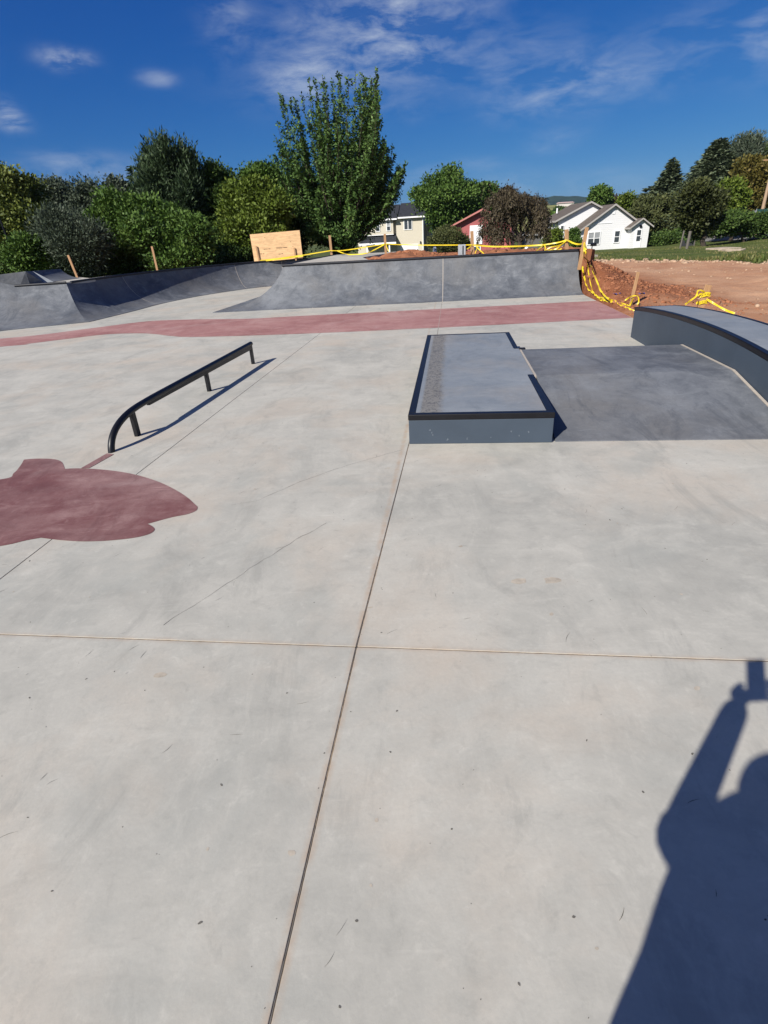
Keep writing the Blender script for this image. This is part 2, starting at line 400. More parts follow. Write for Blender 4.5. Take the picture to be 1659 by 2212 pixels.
def stretch(a, b_, n, k): 
    t = np.linspace(0, 1, n); return a + (b_ - a) * (np.exp(k * t) - 1) / (math.exp(k) - 1)
xs = np.concatenate([-stretch(26, 1500, 45, 5.)[::-1][:-1], np.arange(-26, 3.4, .28), np.arange(3.4, 9.5, .085), np.arange(9.5, 22, .26), stretch(22, 1500, 60, 5.)])
ys = np.concatenate([-stretch(6, 900, 25, 4.)[::-1][:-1], np.arange(-6, 9, .6), np.arange(9, 17.5, .10), np.arange(17.5, 34, .24), stretch(34, 2600, 90, 4.5)])
XX, YY = np.meshgrid(xs, ys); ZZ = terrain(XX, YY)
nx, ny = len(xs), len(ys)
terrain_exact = terrain
def terrain(x, y):
    """height of the built ground mesh"""
    x = np.asarray(x, float); y = np.asarray(y, float); i = np.clip(np.searchsorted(xs, x) - 1, 0, nx - 2); j = np.clip(np.searchsorted(ys, y) - 1, 0, ny - 2)
    fx = (x - xs[i]) / (xs[i + 1] - xs[i]); fy = (y - ys[j]) / (ys[j + 1] - ys[j])
    return (ZZ[j, i] * (1 - fx) + ZZ[j, i + 1] * fx) * (1 - fy) + (ZZ[j + 1, i] * (1 - fx) + ZZ[j + 1, i + 1] * fx) * fy
idx = (np.arange(ny - 1)[:, None] * nx + np.arange(nx - 1)[None, :]).ravel()
tf = np.stack([idx, idx + 1, idx + nx + 1, idx + nx], 1)
EDGE = np.array([ground(px, py)[:2] for px, py in ((1286, 566), (1340, 562), (1396, 564), (1480, 563), (1560, 566), (1659, 566), (1800, 566))])
def grass_amount(x, y):
    yb = np.interp(x, EDGE[:, 0], EDGE[:, 1], left=EDGE[0, 1], right=EDGE[-1, 1])
    yb = yb + fbm(x, y, 2.2, 3, 21) * 1.8
    right_ = sm((y - yb) / .9)
    d = outside(x, y); left_ = sm((d - 2.2 + fbm(x, y, 1.5, 3, 5) * 2) / 2.)
    return np.where(x > 2.5, right_, np.where(y < 5, 1, left_))
G = grass_amount(XX, YY)
Dd = outside(XX, YY)
u_ = (XX - PO[0]) * EU[0] + (YY - PO[1]) * EU[1]; v_ = (XX - PO[0]) * EV[0] + (YY - PO[1]) * EV[1]
FRESH = np.clip(sm((v_ - 9.8) / 2.6) * sm((7.4 - u_) / 1.6) * sm((8 - Dd) / 3.) + sm((1.0 - Dd) / .8) * .6, 0, 1)
def groundmat():
    m, nt, b = nodes('dirt_and_grass')
    g = nt.nodes.new('ShaderNodeAttribute'); g.attribute_name = 'grass'; f = nt.nodes.new('ShaderNodeAttribute'); f.attribute_name = 'fresh'
    v = objcoord(nt, geo=True); n1 = noise(nt, v, .35, 7, .6, .5); n2 = noise(nt, v, 3., 8, .65); n3 = noise(nt, v, 25, 5, .7)
    dry = ramp(nt, n1, [(.3, (.34, .17, .095)), (.5, (.43, .24, .14)), (.72, (.50, .31, .195))])
    dry = mixc(nt, gray(nt, n2, .45, .75, 0, .5), dry, (.52, .34, .225))
    vs_ = objcoord(nt, (.5, 3, 1), (0, 0, R(10)), geo=True); tr = noise(nt, vs_, 1.1, 5, .55, .3)
    dry = mixc(nt, gray(nt, tr, .5, .68, 0, .45), dry, (.33, .175, .105))
    fresh = ramp(nt, n2, [(.3, (.15, .050, .022)), (.55, (.24, .090, .043)), (.75, (.32, .145, .078))])
    dirt = mixc(nt, f.outputs['Fac'], dry, fresh)
    dirt = mixc(nt, gray(nt, n3, .3, .7, .0, .3), dirt, (.12, .05, .025))
    ng = noise(nt, v, .5, 6, .65); grass = ramp(nt, ng, [(.3, (.045, .068, .016)), (.5, (.075, .095, .025)), (.7, (.15, .135, .05))])
    grass = mixc(nt, gray(nt, n3, .35, .7, 0, .5), grass, (.035, .055, .012))
    gf = mixc(nt, 1.0, g.outputs['Fac'], g.outputs['Fac'])
    edge = mixc(nt, .5, gray(nt, n2, .2, .8), g.outputs['Fac'])
    fac = gray(nt, edge, .42, .58)
    pale = mixc(nt, gray(nt, noise(nt, v, 7, 4, .7), .5, .62, 0, .75), dirt, (.46, .36, .27))
    band = nt.nodes.new('ShaderNodeMath'); band.operation = 'MULTIPLY'; lk(nt, gray(nt, g.outputs['Fac'], .0, .3), band.inputs[0]); lk(nt, gray(nt, g.outputs['Fac'], 1.0, .6), band.inputs[1])
    dirt = mixc(nt, band.outputs[0], dirt, pale)
    col = mixc(nt, fac, dirt, grass)
    lk(nt, col, b.inputs['Base Color']); b.inputs['Roughness'].default_value = .95; b.inputs['Specular IOR Level'].default_value = .15
    bump(nt, b, mixc(nt, .5, n2, n3), .7, .05)
    return m
M['ground'] = groundmat()
gnd_o = np_mesh('ground', np.stack([XX.ravel(), YY.ravel(), ZZ.ravel()], 1), tf, M['ground'], attr={'grass': G.ravel(), 'fresh': FRESH.ravel()}, smooth=True)
tag(gnd_o, kind='structure')
gnd_o['label'] = 'bare red brown dirt giving way to patchy grass beyond the skatepark'

# ------------------------------------------------------------------ skatepark floor: slabs with open joints
floor = empty('skatepark_floor', P(0, 0)); tag(floor, kind='structure'); floor['label'] = 'pale grey concrete skatepark floor cut by straight joints'
g = .0035
def slab(poly, name='concrete_slab', bev=.0018):
    m = MB(); m.hexa([P(u, v, -.12) for u, v in poly], [P(u, v, 0) for u, v in poly])
    return m.build(name, M['floor'], floor, bevel=bev, segs=2)
slab([(-20, -6), (-2.1 - g, -6), (-2.1 - g, -g), (-20, -g)])
slab([(-2.1 + g, -6), (-g, -6), (-g, -g), (-2.1 + g, -g)])
slab([(g, -6), (3.76, -6), (3.76, -g), (g, -g)])
slab([(-20, g), (-2.1 - g, g), (-2.1 - g, 13.6), (-4.4, 13.6), (-4.4, 23.), (-20, 23.)])
slab([(-2.1 + g, g), (-g, g), (.05 - g, 2.57), (.16 - g, 8.3), (.16 - g, 13.6), (-2.1 + g, 13.6)])
slab([(g, g), (3.76, g), (3.76, 13.6), (.16 + g, 13.6), (.16 + g, 8.3), (.05 + g, 2.57)])
jm = MB()
for (a, b_, w) in (((-20, 0), (3.74, 0), .012), ((0, -6), (0, 0), .012), ((0, 0), (.05, 2.57), .012), ((.05, 2.57), (.16, 8.3), .012), ((.16, 8.3), (.16, 13.5), .012), ((-2.1, -6), (-2.1, 13.5), .012)):
    a = np.array(a); b_ = np.array(b_); t = (b_ - a) / np.linalg.norm(b_ - a); n = np.array([-t[1], t[0]]) * w / 2
    q = [a + n, a - n, b_ - n, b_ + n]
    jm.add([P(x[0], x[1], -.003) for x in q], [(0, 1, 2, 3)])
jm.build('joint_filler', M['joint'], floor)
# the filler has shrunk: a ragged dark gap wanders along the joints
for (a_, b__, w, sd) in (((0, -1.4), (0, 0), .0034, 1), ((0, 0), (.05, 2.57), .0028, 2), ((-3.2, 0), (2.4, 0), .0022, 3), ((-2.1, 0), (-2.1, 4.5), .003, 4), ((.16, 6.6), (.16, 8.9), .003, 5)):
    r_ = random.Random(sd); n = int(np.hypot(b__[0] - a_[0], b__[1] - a_[1]) / .012); rows = []; wv = 0; ph = r_.random() * 9
    for i in range(n + 1):
        t = i / n; u = a_[0] + (b__[0] - a_[0]) * t; v = a_[1] + (b__[1] - a_[1]) * t; wv = wv * .8 + r_.uniform(-.0008, .0008); k = max(.08, .55 + .5 * math.sin(i * .045 + ph) + r_.uniform(-.3, .3)); hw = w * k * .5
        dv = abs(b__[1] - a_[1]) > abs(b__[0] - a_[0])
        rows.append([P(u + wv - hw, v, -.0018), P(u + wv + hw, v, -.0018)] if dv else [P(u, v + wv - hw, -.0018), P(u, v + wv + hw, -.0018)])
    m = MB(); m.grid(rows); m.build('joint_gap', M['crack'], floor)
# specks, chips and scuffs pressed into the surface, too small and many to count
r_ = np.random.default_rng(5); mk = MB(); mb = MB()
def blot(m, u, v, rx, ry, an, z):
    k = r_.integers(6, 9); ring = []
    for i in range(k):
        t = 2 * math.pi * i / k; q = r_.uniform(.65, 1.15); x = math.cos(t) * rx * q; y = math.sin(t) * ry * q; ring.append(P(u + x * math.cos(an) - y * math.sin(an), v + x * math.sin(an) + y * math.cos(an), z))
    m.add(ring, [tuple(range(k))])
for i in range(420):
    u = r_.uniform(-2.6, 2.6); v = -1.6 + 5.5 * r_.random() ** 1.3; s_ = .0012 + .0034 * r_.random() ** 3; blot(mk, u, v, s_, s_ * r_.uniform(1, 2.2), r_.random() * 6, .0008)
for i in range(110):
    u = r_.uniform(-2.4, 2.2); v = -1.4 + 5 * r_.random() ** 1.3; L_ = r_.uniform(.012, .07); an = r_.normal() * .5 + .9; w_ = r_.uniform(.0004, .0011); rows = []
    cv = r_.normal() * .25
    for k in range(5):
        t = k / 4; x = L_ * t; y = cv * L_ * t * t; ww = w_ * (1 - abs(2 * t - 1) * .7); rows.append([P(u + x * math.cos(an) - (y + q) * math.sin(an), v + x * math.sin(an) + (y + q) * math.cos(an), .001) for q in (-ww, ww)])
    mk.grid(rows)
for i in range(22):
    u = r_.uniform(-2.2, 2.2); v = -1.3 + 4.2 * r_.random(); s_ = r_.uniform(.004, .012); blot(mb, u, v, s_, s_ * r_.uniform(1, 1.8), r_.random() * 6, .0006)
for (px, py, s_) in ((345, 1458, .03), (1195, 1253, .06), (1120, 1256, .05), (800, 1312, .014)):
    u, v = uvz(px, py); blot(mb, u, v, s_, s_ * .5, .2, .0006)
o = mk.build('scuff_marks', simple('dark_scuffs', (.10, .092, .08), .9, 0, .4, 30), floor); o['kind'] = 'stuff'
o = mb.build('dust_stains', simple('tan_stain', (.36, .315, .255), .9, 0, .25, 30), floor); o['kind'] = 'stuff'
# hairline cracks
def crack(pts, w, seed):
    r_ = random.Random(seed); m = MB(); L_ = []
    P2 = [np.array(flat(*p)[:2]) for p in pts]
    for a, b_ in zip(P2[:-1], P2[1:]):
        n = max(3, int(np.linalg.norm(b_ - a) / .05))
        t = (b_ - a) / np.linalg.norm(b_ - a); nn = np.array([-t[1], t[0]])
        for i in range(n): L_.append(a + (b_ - a) * i / n + nn * r_.uniform(-.006, .006))
    L_.append(P2[-1])
    rows = []
    for i, p in enumerate(L_):
        t = L_[min(i + 1, len(L_) - 1)] - L_[max(i - 1, 0)]; t = t / np.linalg.norm(t); nn = np.array([-t[1], t[0]]) * w * r_.uniform(.25, 1) * .5
        rows.append([(p[0] + nn[0], p[1] + nn[1], .0012), (p[0] - nn[0], p[1] - nn[1], .0012)])
    m.grid(rows); return m.build('hairline_crack', M['crack'], floor)
crack([(352, 1350), (455, 1285), (540, 1228), (640, 1166), (705, 1130)], .0028, 1)
crack([(500, 1092), (560, 1080), (650, 1040), (760, 1002), (868, 972)], .0024, 2)
#crack([(590, 2195), (640, 1975), (688, 1770), (720, 1625), (757, 1455)], .0035, 3)

# red stained strip and emblem, a few mm of stain on the floor
def sheet(pts, z, name, mat, parent=floor, bez=0):
    m = MB(); m.add([P(u, v, z) for u, v in pts], [tuple(range(len(pts)))])
    o = m.build(name, mat, parent)
    bm = bmesh.new(); bm.from_mesh(o.data); bmesh.ops.triangulate(bm, faces=bm.faces, ngon_method='EAR_CLIP'); bmesh.ops.recalc_face_normals(bm, faces=bm.faces)
    for f in bm.faces:
        if f.normal.z < 0: f.normal_flip()
    bm.to_mesh(o.data); bm.free(); return o
def spline(pts, n=8, closed=False):
    pts = [np.array(p, float) for p in pts]; N = len(pts); out = []
    rngi = range(N) if closed else range(N - 1)
    for i in rngi:
        p0, p1, p2, p3 = (pts[(i - 1) % N], pts[i], pts[(i + 1) % N], pts[(i + 2) % N]) if closed else (pts[max(i - 1, 0)], pts[i], pts[i + 1], pts[min(i + 2, N - 1)])
        for k in range(n):
            t = k / n; out.append(.5 * ((2 * p1) + (-p0 + p2) * t + (2 * p0 - 5 * p1 + 4 * p2 - p3) * t * t + (-p0 + 3 * p1 - 3 * p2 + p3) * t ** 3))
    if not closed: out.append(pts[-1])
    return out
far_ = [(-14, 7.9), (-9.64, 9.75), (-8.83, 10.2), (-8.19, 10.85), (-7.2, 11.75), (-5.99, 11.75), (-4.44, 11.45), (-2.88, 11.6), (.85, 11.86), (3.75, 12.1)]
near_ = [(-14, 7.0), (-8.74, 8.6), (-8.3, 8.85), (-7.77, 9.3), (-7.14, 9.75), (-6.37, 9.75), (-5.79, 9.5), (-5.35, 9.2), (-4.58, 8.92), (-2.24, 8.84), (.79, 9.0), (3.75, 9.28)]
sheet(spline(far_, 6) + spline(near_, 6)[::-1], .002, 'red_band', M['red'])
# joint across the red band
sheet([(.156, 8.9), (.164, 8.9), (.164, 11.9), (.156, 11.9)], .004, 'joint_strip', M['caulk'])
# the dark red emblem at the foot of the rail (corners kept sharp, curves between)
E_ = lambda L_: [uvz(*p) for p in L_]
em = []
for seg_ in ([(-420, 1060), (-200, 1052), (0, 1036), (30, 1022), (45, 1005), (52, 993)], [(52, 993), (80, 991), (115, 992), (133, 998), (140, 1012)], [(140, 1013), (175, 1012), (235, 1016), (290, 1025), (345, 1042), (395, 1068), (427, 1095)],
             [(427, 1095), (424, 1103), (405, 1111), (370, 1118), (319, 1132)], [(319, 1132), (330, 1138), (334, 1145), (322, 1154), (290, 1162), (235, 1168), (180, 1170), (130, 1167), (88, 1162)], [(88, 1162), (55, 1168), (0, 1180), (-150, 1200), (-420, 1215)]):
    em += spline(E_(seg_), 6)[:-1]
em.append(np.array(uvz(-420, 1215)))
sheet(em, .0018, 'red_emblem', M['emblem'])
sheet([uvz(*p) for p in ((175, 1012), (192, 1012), (246, 982), (231, 980))], .0034, 'red_stripe', M['emblem'])

# ------------------------------------------------------------------ quarter pipe in the middle
RAD = 1.33
def prof(n=14, h=1.0):
    """circular transition: (fraction of run, height)"""
    run = math.sqrt(RAD ** 2 - (RAD - h) ** 2); out = []
    amax = math.asin(run / RAD)
    for i in range(n + 1):
        a = amax * i / n; out.append((RAD * math.sin(a) / run, RAD * (1 - math.cos(a))))
    return out
def sweep(bot, top, zt, n=14, name='ramp_face', mat=None, parent=None, zb=0.012):
    """transition surface between a base line and a top line (park frame), with a solid back"""
    rows = []
    for (s, z) in prof(n):
        rows.append([P(b_[0] + (t[0] - b_[0]) * s, b_[1] + (t[1] - b_[1]) * s, max(z * zz, zb * (1 - s))) for b_, t, zz in zip(bot, top, zt)])
    m = MB(); m.grid(rows)
    k = len(bot)
    # back and underside so the shell is solid
    m.grid([rows[-1], [P(t[0], t[1], -.1) for t in top], [P(b_[0], b_[1], -.1) for b_ in bot], rows[0]])
    for j in (0, k - 1):
        col = [r_[j] for r_ in rows]; lo = [P(*UV(p), -.1) for p in col]
        m.grid([col, lo])
    return m.build(name, mat or M['ramp'], parent, smooth=True)
qp = empty('quarter_pipe', P(0, 13.3)); tag(qp, 'long dark grey concrete quarter pipe facing the flat behind the red band', 'skate ramp')
qb = lambda u: 13.27 + .047 * u
def qline(u0, u1, n): return [u0 + (u1 - u0) * i / n for i in range(n + 1)]
QT0 = -4.25
jg = .008
# flat panels right of the hip
for (a, b_) in ((-3.25 + jg, .17 - jg), (.17 + jg, 3.76)):
    us = qline(a, b_, 6)
    sweep([(u, qb(u)) for u in us], [(u, qb(u) + 1.22) for u in us], [1.0 - .003 * u for u in us], parent=qp)
# hip: front panel flares to the left, mitred with a side that faces the bowl
us = qline(0, 1, 6)
bot = [(-5.98 + (-3.25 - jg + 5.98) * t, 12.99 + (qb(-3.25) - 12.99) * t) for t in us]
top = [(QT0 + (-2.78 - jg - QT0) * t, qb(QT0 + (-2.78 - QT0) * t) + 1.22) for t in us]
sweep(bot, top, [1.012] * 7, parent=qp)
bot = [(-5.98, 12.99 + 9.2 * t) for t in us]; top = [(QT0, qb(QT0) + 1.22 + 8.0 * t) for t in us]
sweep(bot, top, [1.012] * 7, parent=qp)
# hip triangle between the curved joint and the first panel
tri_b = [(-3.25 - jg, qb(-3.25)), (-3.25 + jg, qb(-3.25))]; tri_t = [(-2.78 - jg, qb(-2.78) + 1.22), (-2.78 + jg, qb(-2.78) + 1.22)]
sweep([(-3.25 - jg, qb(-3.25))] * 1 + [(-3.25 + jg, qb(-3.25))], tri_t, [1.003, 1.003], name='joint_strip', mat=M['caulk'], parent=qp)
sweep([(-3.25 + jg, qb(-3.25)), (-3.25 + jg + .002, qb(-3.25))], [(-2.78 + jg, qb(-2.78) + 1.22), (-2.75 + jg, qb(-2.78) + 1.22)], [1.003] * 2, name='joint_edge', mat=M['ramp'], parent=qp)
sweep([(.17 - jg, qb(.17)), (.17 + jg, qb(.17))], [(.17 - jg, qb(.17) + 1.219), (.17 + jg, qb(.17) + 1.219)], [1.001] * 2, name='joint_strip', mat=M['caulk'], parent=qp)
m = MB(); m.tube([P(u, qb(u) + 1.225, 1.0 - .003 * u + .005) for u in qline(QT0 - .02, 3.78, 8)], .036, 12); m.build('coping', M['coping'], qp, smooth=True)
m = MB(); m.tube([P(QT0, qb(QT0) + 1.2 + 8.0 * t, 1.017) for t in us], .036, 12); m.build('side_coping', M['coping'], qp, smooth=True)
def deckz(u): return 1.0 - .003 * u + .012
m = MB(); dk = [(QT0 + .03, qb(QT0) + 1.25), (3.78, qb(3.78) + 1.25), (3.78, 14.95), (-1.9, 14.85), (-2.5, 17.6), (-1.7, 22.2), (QT0 + .03, 22.2)]
m.hexa([P(u, v, .82) for u, v in dk], [P(u, v, deckz(u)) for u, v in dk]); m.build('deck', M['floor'], qp)

# ------------------------------------------------------------------ bowl wall, bank and hip on the left
bw = empty('bowl_wall', P(-9, 17)); tag(bw, 'curved dark concrete wall wrapping round the back of the flat pocket', 'skate ramp')
bt = spline(BOWL_TOP, 4); bb = spline(BOWL_BOT, 4); zs = [.9] * len(bt); cuts = [0, 8, 20, 26, len(bt) - 1]
for a, b_ in zip(cuts[:-1], cuts[1:]):
    sweep(bb[a:b_ + 1], bt[a:b_ + 1], zs[a:b_ + 1], parent=bw)
for c in cuts[1:-1]:
    q = lambda L_, e: tuple(L_[c] + (L_[c + 1] - L_[c]) / np.linalg.norm(L_[c + 1] - L_[c]) * e)
    # pale seam pressed between two panels, 3 mm proud
    def inn(p, w): 
        cen = np.array([-5.5, 17.]); d = cen - np.array(p); return tuple(np.array(p) + d / np.linalg.norm(d) * w)
    sweep([inn(q(bb, -.008), .004), inn(q(bb, .008), .004)], [inn(q(bt, -.008), .004), inn(q(bt, .008), .004)], [.9] * 2, name='joint_strip', mat=M['caulk'], parent=bw)
m = MB(); m.tube([P(p[0], p[1], .905) for p in bt[1:]], .034, 10); m.build('coping', M['coping'], bw, smooth=True)
def off(L_, w):
    out = []
    for i, p in enumerate(L_):
        t = L_[min(i + 1, len(L_) - 1)] - L_[max(i - 1, 0)]; t = t / np.linalg.norm(t); out.append(p + np.array([-t[1], t[0]]) * w)
    return out
inner = off(bt, .03); outer = off(bt, .42)
m = MB()
for i in range(len(bt) - 1):
    q = [inner[i], inner[i + 1], outer[i + 1], outer[i]]
    m.hexa([P(x[0], x[1], .76) for x in q], [P(x[0], x[1], .915) for x in q])
m.build('deck_strip', M['floor'], bw)

bk = empty('concrete_bank', P(-10.5, 12)); tag(bk, 'pale blue grey concrete bank ending in a hip at the far left', 'skate ramp')
sweep([(-10.75, 10.98), (-10.2, 11.35), (-9.6, 11.73), (-9.0, 12.09)], [(-11.5, 13.1), (-11.08, 13.21), (-10.67, 13.32), (-10.25, 13.43)], [.905] * 4, parent=bk)
sweep([(-17, 6.6), (-14.2, 8.6), (-12.4, 9.9), (-10.75, 10.98)], [(-17.2, 11.5), (-14.3, 12.3), (-12.6, 12.8), (-11.5, 13.1)], [1.27, 1.25, 1.23, .905], parent=bk)
# upper wedge of the tall bank: front slope, shaded side and the curved ramp behind it
T0 = lambda px, py, v: None
def onv(px, py, v0):
    d = pixray(px, py); c0 = PO @ EV + v0; t = (c0 - np.array([0, 0, EYE]) @ EV) / (d @ EV); q = np.array([0, 0, EYE]) + d * t
    return q
r1 = lambda a, b_: (a * .2043, 528.6 + b_ * .2043)
apexA = onv(*r1(270, 281), 13.6); apexB = onv(*r1(345, 279), 14.4); lowA = flat(*r1(215, 430), .9); lowB = flat(*r1(470, 405), .9)
leftT = onv(*r1(0, 315), 13.3); farT = onv(*r1(-500, 370), 12.9); seam = P(-11.5, 13.1, .905)
seam2 = P(-12.6, 12.8, 1.23 * .999)
m = MB(); m.hexa([lowA - (0, 0, .9), lowB - (0, 0, .9), apexB + (0, .02, -1.3), apexA + (0, 0, -1.3)], [lowA, lowB, apexB, apexA]); m.build('side_wall', M['ramp'], bk)
m = MB(); d3 = np.array([-.2, .55, 0]); fr = [seam, lowA, apexA, leftT, farT]
m.add([p for p in fr] + [p + d3 - (0, 0, 1.3) for p in fr], [(0, 1, 2, 3, 4), (9, 8, 7, 6, 5)] + [(i, (i + 1) % 5, 5 + (i + 1) % 5, 5 + i) for i in range(5)])
m.build('upper_face', M['ramp'], bk)
# curved ramp behind: profile from the deck up to its lip, running back
rt = onv(*r1(640, 256), 16.2); rbn = flat(*r1(565, 392), .915); rbf = flat(*r1(862, 350), .915)
rows = []
for j, s in enumerate(np.linspace(0, 1, 13)):
    z = .012 + (1 - math.cos(s * 1.15)) / (1 - math.cos(1.15)); h_ = math.sin(s * 1.15) / math.sin(1.15)
    n_ = rbn + (apexB - rbn) * h_; f_ = rbf + (rt - rbf) * h_
    n_[2] = .915 + (apexB[2] - .915) * z; f_[2] = .915 + (rt[2] - .915) * z
    rows.append([n_, n_ + (f_ - n_) * .5, f_])
m = MB(); m.grid(rows); m.grid([[p - (0, 0, p[2] - .7) for p in r_] for r_ in rows])
m.grid([[r_[0] for r_ in rows], [r_[0] - (0, 0, r_[0][2] - .7) for r_ in rows]]); m.grid([[r_[2] for r_ in rows], [r_[2] - (0, 0, r_[2][2] - .7) for r_ in rows]])
m.grid([rows[-1], [p - (0, 0, p[2] - .7) for p in rows[-1]]])
m.build('back_ramp', M['ramp'], bk, smooth=True)
m = MB(); m.hexa([lowB - (0, 0, .2), rbn - (0, 0, .2), apexB - (0, 0, .5)], [lowB + (0, 0, .003), rbn + (0, -.004, .003), apexB + (0, -.004, .003)]); m.build('end_wall', M['ramp_top'], bk)
m = MB(); m.tube([P(-11.55, 13.085, .912), P(-10.25, 13.43, .912)], .034, 10); m.build('coping', M['coping'], bk, smooth=True)
m = MB(); dq = [lowA + (0, 0, .01), P(-11.5, 13.13, .91), P(-10.25, 13.46, .91), P(-10.3, 14.9, .91), P(-11.9, 16.6, .91)]
m.hexa([p - (0, 0, .15) for p in dq], dq); m.build('deck', M['floor'], bk)

# ------------------------------------------------------------------ manual pad ledge
def pbox(m, u0, v0, z0, u1, v1, z1):
    q = [(u0, v0), (u1, v0), (u1, v1), (u0, v1)]; return m.hexa([P(u, v, z0) for u, v in q], [P(u, v, z1) for u, v in q])
U0, U1, V0, V1, HL = .05, 1.245, 2.57, 6.56, .26
ld = empty('grind_ledge', P((U0 + U1) / 2, V0)); tag(ld, 'low grey painted concrete ledge edged in black steel beside the dark pad', 'skate ledge')
sw = .062; sh = .05
m = MB(); pbox(m, U0 + .004, V0 + .004, 0, U1 - .004, V1 - .004, HL - sh); m.build('ledge_wall', M['paint'], ld, bevel=.004)
m = MB(); pbox(m, U0 + sw + .003, V0 + sw + .003, HL - sh, U1 - .003, V1 - sw - .003, HL - .002)
# notch: the top runs flush to the right edge only between the two right hand steel pieces
m = MB(); m.hexa([P(u, v, HL - sh) for u, v in ((U0 + sw, V0 + sw), (U1 - sw, V0 + sw), (U1 - sw, 3.9), (U1, 3.9), (U1, 5.3), (U1 - sw, 5.3), (U1 - sw, V1 - sw), (U0 + sw, V1 - sw))],
                     [P(u, v, HL - .003) for u, v in ((U0 + sw, V0 + sw), (U1 - sw, V0 + sw), (U1 - sw, 3.9), (U1, 3.9), (U1, 5.3), (U1 - sw, 5.3), (U1 - sw, V1 - sw), (U0 + sw, V1 - sw))])
def worn():
    mm = M['ramp_top'].copy(); mm.name = 'smooth_concrete_with_ground_strip'; nt = mm.node_tree; b = nt.nodes['Principled BSDF']
    src = b.inputs['Base Color'].links[0].from_socket
    tc = nt.nodes.new('ShaderNodeTexCoord'); mp = nt.nodes.new('ShaderNodeMapping'); mp.inputs['Rotation'].default_value = (0, 0, -TH); lk(nt, tc.outputs['Object'], mp.inputs[0])
    sp = nt.nodes.new('ShaderNodeSeparateXYZ'); lk(nt, mp.outputs[0], sp.inputs[0])
    nn = noise(nt, mp.outputs[0], 5, 4, .6, 1.)
    e = nt.nodes.new('ShaderNodeMath'); e.operation = 'MULTIPLY_ADD'; lk(nt, nn, e.inputs[0]); e.inputs[1].default_value = .12; lk(nt, sp.outputs[0], e.inputs[2])
    lft = -(U1 - U0) / 2
    msk = gray(nt, e.outputs[0], lft + .30, lft + .36, 1, 0); inn_ = gray(nt, sp.outputs[0], lft + .09, lft + .11, 0, 1)
    sw_ = nt.nodes.new('ShaderNodeTexVoronoi'); sw_.feature = 'DISTANCE_TO_EDGE'; sw_.inputs['Scale'].default_value = 16; 
    dn = nt.nodes.new('ShaderNodeVectorMath'); dn.operation = 'ADD'; nzv = nt.nodes.new('ShaderNodeTexNoise'); nzv.inputs['Scale'].default_value = 9; lk(nt, mp.outputs[0], nzv.inputs[0])
    scv = nt.nodes.new('ShaderNodeVectorMath'); scv.operation = 'SCALE'; scv.inputs['Scale'].default_value = .22; lk(nt, nzv.outputs['Color'], scv.inputs[0]); lk(nt, mp.outputs[0], dn.inputs[0]); lk(nt, scv.outputs[0], dn.inputs[1]); lk(nt, dn.outputs[0], sw_.inputs['Vector'])
    lines = gray(nt, sw_.outputs['Distance'], .02, .10, 1, 0)
    gcol = mixc(nt, lines, (.19, .175, .15), (.06, .055, .05))
    mu = nt.nodes.new('ShaderNodeMath'); mu.operation = 'MULTIPLY'; lk(nt, msk, mu.inputs[0]); lk(nt, inn_, mu.inputs[1])
    mu2 = nt.nodes.new('ShaderNodeMath'); mu2.operation = 'MULTIPLY'; lk(nt, mu.outputs[0], mu2.inputs[0]); mu2.inputs[1].default_value = .8
    lk(nt, mixc(nt, mu2.outputs[0], src, gcol), b.inputs['Base Color']); return mm
m.build('ledge_top', worn(), ld)
for nm, (a, b_, c, d) in dict(front=(U0, V0, U1, V0 + sw), left=(U0, V0 + sw, U0 + sw, V1 - sw), rear=(U0, V1 - sw, U1, V1), right_near=(U1 - sw, V0 + sw, U1, 3.9), right_far=(U1 - sw, 5.3, U1, V1 - sw)).items():
    m = MB(); pbox(m, a, b_, HL - sh, c, d, HL); m.build('edge_angle', M['black'], ld, bevel=.006)
m = MB(); pbox(m, U1 + .001, 5.3, HL - sh, U1 + .085, 5.36, HL); m.build('edge_angle', M['black'], ld, bevel=.005)

# paint chips on the front of the ledge
cm = simple('paint_chip', (.105, .125, .15), .8)
for (px, py) in ((932, 935), (929, 929), (934, 940), (1104, 932), (1142, 933), (1121, 941), (967, 950), (1060, 945), (1010, 948)):
    d = pixray(px, py); t = ((P(0, V0) - np.array([0, 0, EYE])) @ EV) / (d @ EV); q = np.array([0, 0, EYE]) + d * t
    k = rng.integers(5, 8); rr = rng.uniform(.006, .016)
    an = np.sort(rng.random(k)) * 6.283; m = MB(); ring = [q + EU * math.cos(a) * rr * rng.uniform(.5, 1) + np.array([0, 0, 1]) * math.sin(a) * rr * rng.uniform(.6, 1.4) for a in an]
    m.add([p + EV * .0025 for p in ring], [tuple(range(k))]); m.build('paint_chip', cm, ld)

